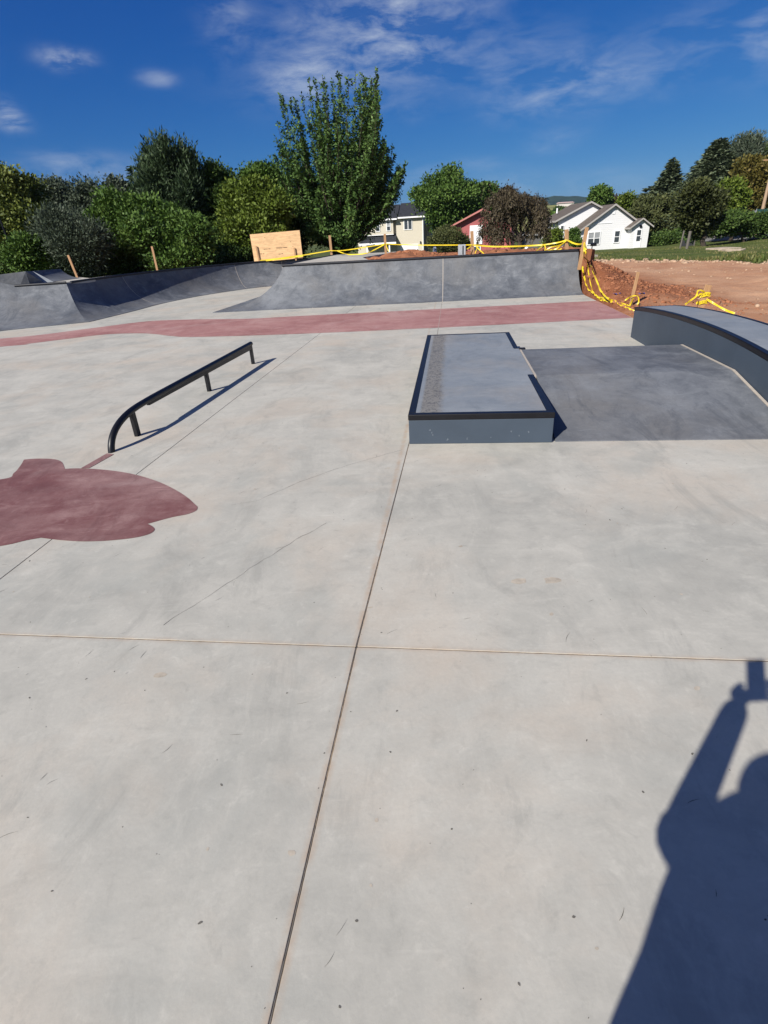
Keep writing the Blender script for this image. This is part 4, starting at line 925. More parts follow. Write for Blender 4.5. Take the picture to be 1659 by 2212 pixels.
tree('broadleaf_tree', 'small yellow tree at the right edge of the white house roof', [(1355, 432, 8, 9), (1348, 440, 10, 9), (1362, 442, 8, 10), (1355, 455, 16, 12)], 96, 'yellow', 1355, 4500, .4, seed=38, cr=.6, trunk_r=.14)
tree('bare_tree', 'leafless brown tree between the roof ridge and the yellow tree', [(1330, 436, 14, 10), (1322, 444, 12, 8)], 104, 'brown', 1336, 900, .35, seed=39, cr=.7, trunk_r=.14, bark_=bark_pale)
RG = 'trees massed at the right edge of the street'
conifer('spruce_tree', 'pointed spruce standing alone between the white house and the right tree mass', (1455, 343), 104, 480, 84, 'spruce', 34000, seed=41, L_=.5, skew=-.22, ragged=.25, droop=.45)
conifer('spruce_tree', 'short blunt spruce at the left foot of the lone pointed spruce', (1404, 402), 70, 500, 86, 'spruce', 9000, seed=42, L_=.55, skew=-.1)
conifer('spruce_tree', 'short spruce wedged between two taller spruces', (1424, 395), 66, 500, 88, 'spruce', 9000, seed=43, L_=.55)
conifer('spruce_tree', 'tallest broad spruce of the right tree mass', (1556, 300), 190, 480, 78, 'spruce', 60000, seed=44, L_=.5, ragged=.25, droop=.3, tr=.3, skew=-.1)
z7 = lambda a, b_, rx, ry, dy=None: tuple([1321.5 + a * .2034, 271 + b_ * .2034, rx * .2034, ry * .2034] + ([] if dy is None else [dy]))
tree('feathery_pine', 'feathery grey green pine leaning right beside the tallest spruce', [z7(1440, 210, 80, 55), z7(1500, 240, 50, 50), z7(1360, 260, 70, 60), z7(1420, 320, 90, 60), z7(1350, 400, 90, 90)], 82, 'grey', 1605, 9000, .5, seed=45, up=.6, wr=.25, cr=1.0, trunk_r=.25)
tree('broadleaf_tree', 'dark tree cut by the right edge of the photo above the rusty tree', [z7(1600, 320, 90, 70), z7(1680, 340, 100, 90), z7(1580, 420, 110, 70), z7(1700, 450, 120, 90)], 84, 'dark', 1655, 12000, .48, seed=46, cr=1.0, trunk_r=.25)
tree('broadleaf_tree', 'rusty olive tree behind the wooden utility pole', [z7(1450, 470, 90, 70), z7(1560, 520, 100, 80), z7(1480, 600, 110, 80), z7(1620, 640, 100, 110), z7(1520, 740, 110, 90), z7(1640, 800, 90, 100), z7(1720, 520, 110, 110)], 70, 'rust', 1620, 26000, .38, seed=47, cr=.8, trunk_r=.25)
tree('broadleaf_tree', 'bright yellow green tree in the middle of the right tree mass', [z7(1250, 700, 90, 75), z7(1180, 780, 80, 80), z7(1310, 790, 80, 80), z7(1230, 880, 100, 80), z7(1150, 900, 60, 60)], 64, 'yellow', 1570, 16000, .34, seed=48, cr=.6, trunk_r=.2)
tree('young_tree', 'dark broadleaf street tree with a bare trunk in front of the hedge', [z7(900, 700, 70, 60), z7(990, 770, 90, 70), z7(850, 790, 80, 70), z7(960, 860, 120, 90), z7(820, 860, 90, 90), z7(1060, 860, 80, 100), z7(880, 970, 120, 90), z7(1010, 990, 100, 90), z7(940, 1060, 110, 70)], 50, 'street', 1515, 30000, .26, seed=49, cr=.5, trunk_r=.22)
tree('hedge', 'tall dense hedge right behind the porch corner of the white house', [(1380, 465, 16, 18), (1398, 452, 24, 22), (1425, 455, 26, 24), (1400, 485, 30, 26), (1430, 490, 30, 26), (1408, 512, 26, 20), (1440, 515, 28, 18), (1462, 490, 24, 30)], 78, 'shrub', 1415, 26000, .34, 'hedge', seed=50, cr=.6, trunk_r=.12)
tree('hedge', 'low dark hedge along the street behind the steel sign post', [(1545, 485, 26, 18), (1580, 480, 28, 16), (1610, 488, 28, 16), (1645, 485, 34, 18), (1680, 482, 34, 20), (1560, 497, 20, 10), (1500, 492, 20, 20)], 60, 'dark', 1600, 24000, .28, 'hedge', seed=51, cr=.5, trunk_r=.12)
tree('dense_shrub', 'dark bushes low between the hedge and the street tree', [(1425, 522, 30, 14), (1465, 520, 24, 16), (1495, 515, 20, 16)], 74, 'dark', 1450, 9000, .3, 'bush', seed=52, cr=.5, trunk_r=.1)

# ------------------------------------------------------------------ far hills, meadow
def ridge(name, Y, depth, prof_px, mat, zlow, label, seed, rough):
    r_ = np.random.default_rng(seed); pxs = np.array([p[0] for p in prof_px], float); pys = np.array([p[1] for p in prof_px], float)
    X_ = np.linspace(prof_px[0][0], prof_px[-1][0], 420); top = np.interp(X_, pxs, pys)
    rows = [[], [], [], []]
    nzs = np.convolve(r_.normal(size=424), np.ones(5) / 5, 'valid')[:420]
    for i, (x, y) in enumerate(zip(X_, top)):
        q = at(x, y, Y); q = q + np.array([0, 0, nzs[i] * rough + abs(r_.normal()) * rough * .5])
        k = (Y - depth) / Y
        rows[0].append((q[0] * k, Y - depth, zlow)); rows[1].append((q[0] * (k + 1) / 2, Y - depth * .45, zlow + (q[2] - zlow) * .55)); rows[2].append(tuple(q)); rows[3].append((q[0] * 1.1, Y * 1.1, zlow))
    m = MB(); m.grid(rows); o = m.build(name, mat, smooth=False, origin=(0, Y, zlow)); tag(o, kind='structure'); o['label'] = label; return o
M['forest'] = simple('forested_slope', (.022, .042, .028), .95, 0, .6, .03, 0, .1)
M['meadow'] = simple('dry_meadow', (.20, .20, .07), .95, 0, .45, .04, 0, .1)
ridge('forest_hill', 2300, 700, [(-900, 470), (300, 448), (700, 447), (860, 446), (884, 438), (905, 431), (925, 436), (1010, 440), (1105, 428), (1130, 420), (1150, 424), (1172, 428), (1200, 425), (1250, 424.5), (1290, 427), (1360, 423), (1390, 420), (1480, 418), (1700, 415), (2600, 390)], M['forest'], -8, 'dark forested ridge closing the horizon', 3, 2.2)
ridge('meadow_hill', 900, 500, [(300, 500), (1000, 470), (1120, 450), (1188, 444), (1240, 441), (1300, 443), (1380, 448), (1500, 452), (2200, 440)], M['meadow'], -8, 'yellow green meadow slope below the forested ridge', 4, .5)
for k_, (px, py, rx, ry, Yt, lf) in enumerate(((1207, 459, 11, 7, 420, 'dark'), (1222, 463, 10, 5, 400, 'maple'), (1190, 478, 12, 9, 260, 'maple'), (1203, 482, 10, 8, 250, 'dark'), (1240, 452, 8, 5, 500, 'dark'), (1262, 449, 10, 5, 520, 'dark'), (1275, 455, 9, 6, 430, 'maple'))):
    lab = ['round dark tree on the meadow slope left of the white house', 'paler tree beside the round dark meadow tree', 'green tree behind the small grey roof', 'dark tree right of the green one over the grey roof', 'small dark tree high on the meadow', 'dark trees edge crown right of the distant farm', 'green tree just above the rear roof of the white house'][k_]
    r_ = np.random.default_rng(k_); q = at(px, py, Yt); s = pxscale(px, py, Yt); gz = float(h0(q[0], Yt)) - 1
    root = empty('distant_tree', (q[0], Yt, q[2] - ry * s * 1.5)); tag(root, lab, 'tree', 'trees on the meadow slope')
    v, f, t = lobe_leaves([(q, (rx * s * .8, rx * s * .8, ry * s)), (q + np.array([rx * s * .4, 0, -ry * s * .3]), (rx * s * .5, rx * s * .5, ry * s * .7))], 1600, 1.5, cr=1.6, per=24, seed=60 + k_)
    np_mesh('crown', v, f, LM[lf], root, attr={'tint': t}); m = MB(); m.tube([(q[0], Yt, q[2] - ry * s * 3.2), tuple(q)], .4, 6); m.build('trunk', bark, root)
# distant farm on the ridge meadow
fq = at(1222, 440.5, 860); fm = empty('farm_building', (fq[0], 860, fq[2] - 2.5)); tag(fm, 'long pale farm building far off on the meadow', 'building')
m = MB(); m.box((fq[0] - 10, 856, fq[2] - 4), (fq[0] + 10, 868, fq[2] + 1.)); m.build('wall', simple('pale_farm_wall', (.6, .56, .52), .8), fm)
m = MB(); m.hexa([(fq[0] - 11, 855, fq[2] + 1.0), (fq[0] + 11, 855, fq[2] + 1.0), (fq[0] + 11, 869, fq[2] + 1.0), (fq[0] - 11, 869, fq[2] + 1.0)], [(fq[0] - 10, 862, fq[2] + 2.6), (fq[0] + 10, 862, fq[2] + 2.6), (fq[0] + 10, 862.3, fq[2] + 2.6), (fq[0] - 10, 862.3, fq[2] + 2.6)]); m.build('roof', simple('pink_farm_roof', (.42, .30, .27), .8), fm)

# ------------------------------------------------------------------ houses
def siding(name, c, pitch=.18):
    m, nt, b = nodes(name); v = objcoord(nt); sp = nt.nodes.new('ShaderNodeSeparateXYZ'); lk(nt, v, sp.inputs[0])
    a = nt.nodes.new('ShaderNodeMath'); a.operation = 'DIVIDE'; lk(nt, sp.outputs[2], a.inputs[0]); a.inputs[1].default_value = pitch
    fr = nt.nodes.new('ShaderNodeMath'); fr.operation = 'FRACT'; lk(nt, a.outputs[0], fr.inputs[0])
    n = noise(nt, v, .8, 4); col = mixc(nt, gray(nt, n, .3, .7, 0, .12), c, tuple(x * .8 for x in c)); col = mixc(nt, gray(nt, fr.outputs[0], .0, .16, .6, 0), col, tuple(x * .55 for x in c))
    lk(nt, col, b.inputs['Base Color']); b.inputs['Roughness'].default_value = .7; bump(nt, b, fr.outputs[0], .25, .02); return m
M['white_sid'] = siding('white_lap_siding', (.70, .70, .70), .22); M['cream_sid'] = siding('cream_lap_siding', (.56, .51, .41)); M['red_sid'] = siding('dusty_red_siding', (.33, .085, .085))
M['white'] = simple('white_trim', (.8, .8, .8), .5, 0, .04); M['barge'] = simple('greyed_bargeboard', (.36, .335, .31), .6, 0, .1); M['roof_dark'] = simple('charcoal_shingles', (.028, .030, .036), .9, 0, .3, 3, .2, .2); M['roof_brown'] = simple('brown_shingles', (.105, .088, .075), .9, 0, .22, 3, .2, .2)
M['glass'] = simple('window_glass', (.05, .06, .07), .08, 0, .1); M['curtain'] = simple('grey_blind', (.26, .27, .28), .7, 0, .1); M['garage'] = simple('white_garage_door', (.78, .79, .8), .5, 0, .04); M['redtrim'] = simple('pink_bargeboard', (.42, .15, .13), .6)
class House:
    def __init__(s, name, label, p0, yaw, cat='house'):
        s.p0 = np.array(p0, float); s.e = np.array([math.cos(yaw), -math.sin(yaw), 0]); s.n = np.array([math.sin(yaw), math.cos(yaw), 0])
        s.root = empty(name, p0); tag(s.root, label, cat)
    def w(s, x, d, z): return s.p0 + s.e * x + s.n * d + np.array([0, 0, z])
    def box(s, nm, mat, x0, x1, d0, d1, z0, z1, parent=None, bevel=0):
        m = MB(); q = [(x0, d0), (x1, d0), (x1, d1), (x0, d1)]; m.hexa([s.w(x, d, z0) for x, d in q], [s.w(x, d, z1) for x, d in q]); return m.build(nm, mat, parent or s.root, bevel=bevel)
    def gable(s, nm, mat, x0, x1, d0, d1, z0, ze, zp, xp=None):
        """block with a gable end towards the viewer"""
        xp = (x0 + x1) / 2 if xp is None else xp
        o = [(x0, z0), (x1, z0), (x1, ze), (xp, zp), (x0, ze)]; m = MB(); m.hexa([s.w(x, d0, z) for x, z in o], [s.w(x, d1, z) for x, z in o]); return m.build(nm, mat, s.root)
    def groof(s, mat, x0, x1, d0, d1, ze, zp, xp=None, over=.35, th=.16, trim=None, nm='roof'):
        xp = (x0 + x1) / 2 if xp is None else xp; sl = (zp - ze) / (xp - x0); sr = (zp - ze) / (x1 - xp)
        L_ = (x0 - over, ze - over * sl); Rr = (x1 + over, ze - over * sr); m = MB()
        up = np.array([0, 0, th])
        for (a, b_) in ((L_, (xp, zp)), ((xp, zp), Rr)):
            q = [s.w(a[0], d0 - over, a[1] + .004), s.w(b_[0], d0 - over, b_[1] + .004), s.w(b_[0], d1 + over, b_[1] + .004), s.w(a[0], d1 + over, a[1] + .004)]
            m.hexa(q, [p + up for p in q])
        m.build(nm, mat, s.root)
        if trim:
            for (a, b_) in ((L_, (xp, zp)), (Rr, (xp, zp))):
                q = [s.w(a[0], d0 - over - .05, a[1] - .02), s.w(b_[0], d0 - over - .05, b_[1] - .02), s.w(b_[0], d0 - over - .05, b_[1] + th + .02), s.w(a[0], d0 - over - .05, a[1] + th + .02)]
                m = MB(); m.hexa(q, [p + s.n * .046 for p in q]); m.build('bargeboard', trim, s.root)
            for (a) in (L_,):
                q = [s.w(a[0] - .05, d0 - over, a[1] - .06), s.w(a[0] - .004, d0 - over, a[1] - .06), s.w(a[0] - .004, d0 - over, a[1] + th), s.w(a[0] - .05, d0 - over, a[1] + th)]
                m = MB(); m.hexa(q, [p + s.n * (d1 - d0 + 2 * over) for p in q]); m.build('fascia', trim, s.root)
    def eroof(s, mat, x0, x1, d0, d1, ze, zp, dp, over=.4, th=.16, trim=None):
        """roof with its eave towards the viewer, ridge at depth dp"""
        sl = (zp - ze) / (dp - d0); m = MB(); a = (d0 - over, ze - over * sl); b_ = (dp, zp); c = (d1 + over, ze - over * sl); up = np.array([0, 0, th])
        for (p, q_) in ((a, b_), (b_, c)):
            q = [s.w(x0 - over, p[0], p[1]), s.w(x1 + over, p[0], p[1]), s.w(x1 + over, q_[0], q_[1]), s.w(x0 - over, q_[0], q_[1])]; m.hexa(q, [t + up for t in q])
        m.build('roof', mat, s.root)
        if trim: s.box('gutter', trim, x0 - over, x1 + over, a[0] - .12, a[0] - .006, a[1] - .02, a[1] + th + .02)
    def window(s, x0, x1, z0, z1, d, cols=1, rows=2, fr=.09, upper=None):
        f = MB(); y0, y1 = d - .07, d + .03
        def bx(a, b_, c, e): f.hexa([s.w(a, y0, c), s.w(b_, y0, c), s.w(b_, y1, c), s.w(a, y1, c)], [s.w(a, y0, e), s.w(b_, y0, e), s.w(b_, y1, e), s.w(a, y1, e)])
        bx(x0 - fr, x0, z0 - fr, z1 + fr); bx(x1, x1 + fr, z0 - fr, z1 + fr); bx(x0 + .002, x1 - .002, z1, z1 + fr); bx(x0 + .002, x1 - .002, z0 - fr, z0)
        for c in range(1, cols): xm = x0 + (x1 - x0) * c / cols; bx(xm - .05, xm + .05, z0 + .002, z1 - .002)
        fo = f.build('window', M['white'], s.root)
        for c in range(cols):
            a = x0 + (x1 - x0) * c / cols + (.052 if c else .002); b_ = x0 + (x1 - x0) * (c + 1) / cols - (.052 if c < cols - 1 else .002)
            for r_ in range(rows):
                za = z0 + (z1 - z0) * r_ / rows + (.03 if r_ else .002); zb = z0 + (z1 - z0) * (r_ + 1) / rows - (.03 if r_ < rows - 1 else .002)
                s.box('pane', (upper if (upper and r_ == rows - 1) else M['glass']), a, b_, d - .03, d + .01, za, zb, fo)
            if rows == 2: zm = (z0 + z1) / 2; s.box('meeting_rail', M['white'], a + .003, b_ - .003, d - .05, d - .032, zm - .03, zm + .03, fo)
# cream house
hy = House('cream_house', 'cream two storey house with charcoal roof and white garage door behind the elm', at(914.7, 548.8, 95) + np.array([0, 0, -.75]), R(10))
Z = .75
hy.box('wall', M['cream_sid'], -4.2, 0, 0, 8, -.6, 5.35 + Z); hy.box('side_wall', M['cream_sid'], -10.6, -4.22, .5, 8, -.6, 5.2 + Z)
hy.box('upper_bay', M['cream_sid'], -10.4, -4.62, -.35, .48, 3.1 + Z, 5.15 + Z); hy.box('bay_trim', M['white'], -10.42, -4.6, -.37, .47, 3.0 + Z, 3.09 + Z)
hy.box('rear_wing', M['cream_sid'], .02, 1.0, 3.5, 9, -.6, 4.2 + Z)
hy.eroof(M['roof_dark'], -3.55, .12, -.1, 8.2, 5.3 + Z, 7.25 + Z, 4.2, .3, trim=M['white'])
hy.eroof(M['roof_dark'], -10.6, -4.2, -.5, 8.2, 5.15 + Z, 7.1 + Z, 3.9, .25, trim=M['white'])
hy.eroof(M['roof_dark'], .5, 1.0, 3.2, 9, 4.15 + Z, 5.6 + Z, 6.2, .2, trim=M['white'])
q = [hy.w(-9.9, -1.9, 1.86 + Z), hy.w(-4.05, -1.9, 1.86 + Z), hy.w(-4.25, .45, 3.0 + Z), hy.w(-9.7, .45, 3.0 + Z)]
m = MB(); m.hexa(q, [p + np.array([0, 0, .12]) for p in q]); m.build('porch_roof', M['roof_dark'], hy.root)
hy.box('porch_fascia', M['white'], -9.9, -4.05, -2.0, -1.91, 1.72 + Z, 1.98 + Z)
for x in (-5.15, -8.7): hy.box('porch_post', M['white'], x - .1, x + .1, -1.8, -1.6, -.5, 1.72 + Z)
gd = hy.box('garage_door', M['garage'], -3.65, -.75, -.05, .05, -.2, 1.5 + Z)
for k_ in range(4): hy.box('door_panel', M['garage'], -3.6, -.8, -.08, -.052, -.15 + k_ * .6, .40 + k_ * .6, gd, .015)
hy.window(-2.9, -1.75, 3.62 + Z, 4.85 + Z, -.01, 2, 1, upper=None); hy.window(-7.32, -6.78, 3.6 + Z, 4.8 + Z, -.36, 1, 2); hy.window(-5.6, -5.1, 3.6 + Z, 4.8 + Z, -.36, 1, 2, upper=M['curtain'])
hy.box('wall_lamp', M['black'], -.5, -.35, -.18, -.01, 1.5 + Z, 1.85 + Z); hy.box('downpipe', M['white'], -.06, .04, -.1, -.01, 0, 5.2 + Z)
# white house
hw = House('white_house', 'white clapboard house with brown gable roof and small gabled porch', at(1396.5, 534.5, 72) + np.array([0, 0, -.05]), R(0))
hw.gable('wall', M['white_sid'], -7.65, -.45, 1.2, 10, -.8, 2.4, 4.75, -4.05); hw.groof(M['roof_brown'], -7.65, -.45, 1.2, 10, 2.4, 4.75, -4.05, .4, trim=M['barge'])
hw.gable('porch', M['white_sid'], -2.08, 0, 0, 1.195, -.8, 2.42, 3.12, -1.04); hw.groof(M['roof_brown'], -2.08, 0, 0, 1.9, 2.42, 3.12, -1.04, .35, .12, trim=M['barge'], nm='porch_roof')
hw.gable('rear_wing', M['white_sid'], -9.7, -2.4, 4.2, 10.9, -.8, 3.55, 5.25, -5.9); hw.groof(M['roof_brown'], -9.7, -2.4, 4.2, 10.9, 3.55, 5.25, -5.9, .4, trim=M['barge'], nm='rear_roof')
hw.window(-6.78, -5.4, .72, 1.98, 1.195, 2, 2, upper=M['curtain']); hw.window(-3.58, -3.0, .78, 1.98, 1.195, 1, 2)
dr = hw.box('door', M['white'], -1.58, -.82, -.06, -.005, .08, 2.12); hw.box('pane', M['glass'], -1.42, -.98, -.09, -.062, .82, 1.98, dr); hw.box('door_rail', M['white'], -1.42, -.98, -.11, -.092, 1.34, 1.42, dr); hw.box('handle', M['black'], -.92, -.88, -.12, -.062, 1.0, 1.1, dr)
hw.box('porch_lamp', M['black'], -1.2, -1.0, -.2, -.01, 2.25, 2.5); hw.box('vent', M['white'], -4.2, -3.85, 1.14, 1.19, 3.85, 4.25); hw.box('trim_board', M['white'], -6.4, -4.1, 1.15, 1.192, 2.9, 2.98)
hw.box('corner_board', M['white'], -7.68, -7.55, 1.15, 1.197, -.8, 2.4); hw.window(-9.3, -8.95, 1.9, 2.9, 4.19, 1, 1); m = MB(); m.tube([hw.w(-8.6, 8.5, 4.4), hw.w(-8.6, 8.5, 5.0)], .1, 8); m.build('vent_pipe', M['white'], hw.root)
# red house
hr = House('red_house', 'dusty red house gable half hidden behind the brown weeping tree', at(979.6, 547.7, 70) + np.array([0, 0, -.6]), R(16))
hr.gable('wall', M['red_sid'], .1, 6.5, 0, 9, -.5, 3.5, 4.85, 3.3); hr.groof(M['roof_brown'], .1, 6.5, 0, 9, 3.5, 4.85, 3.3, .55, .14, trim=M['redtrim'])
hr.window(2.0, 3.15, 1.6, 3.25, -.005, 1, 1, .14, upper=M['white']); hr.window(2.1, 3.05, .3, 1.2, -.005, 1, 1)
# small grey house
sp_ = at(1203, 486, 90); hg = House('grey_house', 'small dark grey house with white eave edge beside the white house', np.array([sp_[0], 90, sp_[2] - 3.6]), R(-6))
M['grey_sid'] = siding('grey_siding', (.13, .125, .12)); hg.gable('wall', M['grey_sid'], -2.2, 2.2, 0, 8, -1, 2.6, 3.4); hg.groof(M['roof_dark'], -2.2, 2.2, 0, 8, 2.6, 3.4, None, .4, trim=M['white'])

# ------------------------------------------------------------------ street side details
def draped(pts_px, lift, name, mat, label):
    pts = [ground(*p) for p in pts_px]; m = MB(); n = len(pts) // 2
    rows = [pts[:n], pts[n:][::-1]]
    R_ = [[a + (b_ - a) * k / 6 for k in range(7)] for a, b_ in zip(*rows)]
    R_ = [[np.array([p[0], p[1], float(h0(p[0], p[1])) + lift]) for p in r__] for r__ in R_]
    m.grid(R_); o = m.build(name, mat); tag(o, kind='structure'); o['label'] = label; return o
M['asphalt'] = simple('pale_worn_asphalt', (.17, .165, .155), .9, 0, .2, 2, .1, .2)
draped([(1515, 524), (1560, 521.5), (1610, 519), (1660, 516), (1760, 511), (1760, 500), (1660, 504.5), (1610, 507.5), (1560, 510), (1525, 512.5)], .05, 'street', M['asphalt'], 'pale street crossing behind the grass at the right')
draped([(1262, 560), (1275, 561), (1290, 558), (1292, 552), (1278, 551), (1264, 551)], .04, 'driveway', simple('gravel_drive', (.30, .26, .20), .95, 0, .2, 3), 'short pale gravel strip at the corner of the ramp')
# flagstones lying on the grass
st = simple('pale_sandstone', (.36, .29, .22), .9, 0, .25, 2.5, .6, .2)
for lab, (px0, px1, py) in (('long pale stone slab lying on the grass, the upper of two', (1537, 1590, 539)), ('second pale stone slab lying lower and further right on the grass', (1556, 1608, 542.5))):
    a = ground(px0, py); b_ = ground(px1, py); t = (b_ - a); n = np.array([-t[1], t[0], 0]) * .45; r_ = np.random.default_rng(int(px0)); k = 12; ring = []
    for i in range(k):
        an = 2 * math.pi * i / k; ring.append((a + b_) / 2 + t * .5 * math.cos(an) * r_.uniform(.85, 1.08) + n * math.sin(an) * r_.uniform(.7, 1.1))
    for p in ring: p[2] = min(a[2], b_[2]) - .05
    m = MB(); m.hexa(ring, [p + np.array([0, 0, .14 + r_.uniform(-.03, .03)]) for p in ring]); tag(m.build('stone_slab', st, bevel=.03), lab, 'stone', 'stone slabs on the grass')
steel = simple('galvanised_steel', (.36, .37, .38), .45, .5, .15, 10)
# street sign post seen edge on
b_ = ground(1612, 521); root = empty('street_sign_post', b_); tag(root, 'leaning steel sign post with an edge on plate by the street', 'sign post')
tp = at(1630, 456, b_[1]); m = MB(); m.beam(b_ - (0, 0, .3), tp, .06, .04); m.build('post', steel, root); m = MB(); c_ = b_ + (tp - b_) * .84; m.beam(c_, tp + (tp - b_) * .02, .07, .45); m.build('sign_plate', steel, root)
# green wind screen panel behind
gp = at(1633, 470, 62); root = empty('green_screen', (gp[0], 62, gp[2])); tag(root, 'dark green fabric screen panel behind the sign post', 'screen')
m = MB(); m.box((gp[0], 62, gp[2] - 1.), (gp[0] + 4.2, 62.06, gp[2] + .75)); m.build('fabric', simple('dark_green_fabric', (.012, .055, .05), .8), root); m = MB(); m.tube([(gp[0] - .05, 62.1, gp[2] - 1.6), (gp[0] - .05, 62.1, gp[2] + .8)], .04, 8); m.build('post', steel, root)
# utility pole
ub = at(1644, 467, 66); ut = at(1676, 330, 66); root = empty('utility_pole', (ub[0], 66, h0(ub[0], 66))); tag(root, 'weathered wooden utility pole at the right edge', 'utility pole')
m = MB(); m.tube([ub + (ub - ut) * .5, ub, ut], [.19, .18, .13], 10); m.build('pole', wood('pole_timber', (.36, .25, .16)), root, smooth=True); m = MB(); m.beam(ut + np.array([-1.1, 0, -.6]), ut + np.array([1.1, 0, -.6]), .1, .12); m.build('crossarm', M['stake'], root)
# dark wire guard panel and stakes by the street tree
gb = ground(1488, 534); root = empty('tree_guard', gb); tag(root, 'dark mesh panel on posts beside the street tree trunk', 'fence panel')
gx = [ground(px, 536) for px in (1468, 1484, 1500)]; wd = simple('weathered_post', (.12, .105, .09), .85); 
for k_, (px0, py0, px1, py1) in enumerate(((1468, 538, 1478, 498), (1483, 538, 1491.5, 499), (1499, 532, 1504, 505))):
    a = ground(px0, py0); tq = at(px1, py1, a[1]); m = MB(); m.tube([a - (0, 0, .2), tq], .05 if k_ != 1 else .085, 8); m.build('post', wd, root)
a = ground(1472, 533); b2 = ground(1500, 531); m = MB(); N_ = 14
for k_ in range(N_):
    p = a + (b2 - a) * (k_ + .5) / N_; m.box((p[0] - .045, p[1] + .1, p[2] - .05), (p[0] + .045, p[1] + .13, p[2] + 1.25))
for zz in (.2, .7, 1.15): m.beam(a + (0, .16, zz), b2 + (0, .16, zz), .05, .05)
m.build('mesh_panel', simple('dark_slats', (.03, .032, .036), .8), root)
# mailbox
mb_ = ground(1277, 551); root = empty('mailbox', mb_); tag(root, 'black mailbox on a slim post in front of the white house', 'mailbox'); s = pxscale(1277, 551, mb_[1])
m = MB(); m.box((mb_[0] - .7 * s, mb_[1] - .03, mb_[2] - .2), (mb_[0] + .7 * s, mb_[1] + .03, mb_[2] + 19 * s)); m.build('post', M['black'], root)
m = MB(); tz = mb_[2] + 17 * s; pr = [(-1, 0), (6.5, 0), (6.5, 4), (4.5, 6.5), (1, 6.5), (-1, 4)]; m.hexa([(mb_[0] + a * s, mb_[1] - .24, tz + c * s) for a, c in pr], [(mb_[0] + a * s, mb_[1] + .24, tz + c * s) for a, c in pr]); m.build('box', M['black'], root, bevel=.01)
# thin pole with lamp behind the roofs
pa = at(1280, 433, 120); root = empty('street_lamp', (pa[0], 120, h0(pa[0], 120))); tag(root, 'thin dark street lamp pole behind the white house roof', 'street lamp'); m = MB(); m.tube([(pa[0], 120, -2.5), pa + np.array([0, 0, .8])], .12, 6); m.build('pole', M['black'], root); m = MB(); m.box((pa[0] - .3, 119.7, pa[2] + .8), (pa[0] + .3, 120.3, pa[2] + 1.6)); m.build('lamp_head', M['black'], root)
# leaning dark pole at the far left
lp0 = at(45, 590, 24.5); lp1 = at(0, 474, 24.5); root = empty('leaning_pole', (lp0[0], 24.5, .7)); tag(root, 'slim dark steel pole at the far left edge among the trees', 'pole'); m = MB(); m.tube([lp0 + (lp0 - lp1) * .2, lp1 + (lp1 - lp0) * .5], .035, 8); m.build('pole', M['black'], root)
m = MB(); m.tube([lp0 + (lp0 - lp1) * .2, lp0 + (lp0 - lp1) * .12], .06, 8); m.build('base_collar', M['black'], root)

# ------------------------------------------------------------------ dirt clods, grass tufts
def hit(px, py, t0=6.):
    d = pixray(px, py); ts = np.arange(t0, 60, .05); q = np.array([0, 0, EYE]) + d * ts[:, None]; z = terrain(q[:, 0], q[:, 1]); k = np.argmax(q[:, 2] < z)
    return q[k] if (q[:, 2] < z).any() else q[-1]
def clods(name, label, pts, sizes, mat, seed):
    r_ = np.random.default_rng(seed); t = (1 + 5 ** .5) / 2
    iv = unit(np.array([(-1, t, 0), (1, t, 0), (-1, -t, 0), (1, -t, 0), (0, -1, t), (0, 1, t), (0, -1, -t), (0, 1, -t), (t, 0, -1), (t, 0, 1), (-t, 0, -1), (-t, 0, 1)], float))
    fc = np.array([(0, 11, 5), (0, 5, 1), (0, 1, 7), (0, 7, 10), (0, 10, 11), (1, 5, 9), (5, 11, 4), (11, 10, 2), (10, 7, 6), (7, 1, 8), (3, 9, 4), (3, 4, 2), (3, 2, 6), (3, 6, 8), (3, 8, 9), (4, 9, 5), (2, 4, 11), (6, 2, 10), (8, 6, 7), (9, 8, 1)])
    n = len(pts); v = iv[None] * (1 + r_.normal(size=(n, 12, 1)) * .22) * (np.array([1, 1, .7]) * r_.uniform(.7, 1.3, (n, 1, 3))) * np.asarray(sizes)[:, None, None] + np.asarray(pts)[:, None, :]
    f = (np.arange(n)[:, None, None] * 12 + fc[None]).reshape(-1, 3)
    o = np_mesh(name, v.reshape(-1, 3), f, mat, origin=tuple(np.mean(pts, 0))); tag(o, kind='stuff'); o['label'] = label; return o
M['clod'] = simple('red_clay_clods', (.25, .105, .055), .95, 0, .4, 4, .6, .1); M['pale_clod'] = simple('pale_broken_rock', (.36, .25, .17), .95, 0, .35, 4, .6, .1)
N_ = 2600; uu = 3.9 + 2.7 * rng.random(N_) ** 1.3; vv = 9.2 + 6.0 * rng.random(N_) ** .8; pw = np.array([P(a, b_) for a, b_ in zip(uu, vv)]); zz = terrain(pw[:, 0], pw[:, 1]); pw[:, 2] = zz
sz = .012 + .05 * rng.random(N_) ** 5; sz[vv < 10.5] *= .6
clods('dirt_clods', 'loose clods of red clay on the mound beside the ramp', pw, sz, M['clod'], 1)
N_ = 1500; tx = 4.2 + 20 * rng.random(N_); ty = 6 + 20 * rng.random(N_); ok_ = (outside(tx, ty) > .25) & (grass_amount(tx, ty) < .2); tx, ty = tx[ok_], ty[ok_]
clods('loose_stones', 'small stones and crumbs scattered over the bare dirt', np.stack([tx, ty, terrain(tx, ty)], 1), .008 + .045 * rng.random(len(tx)) ** 6, M['pale_clod'], 9)
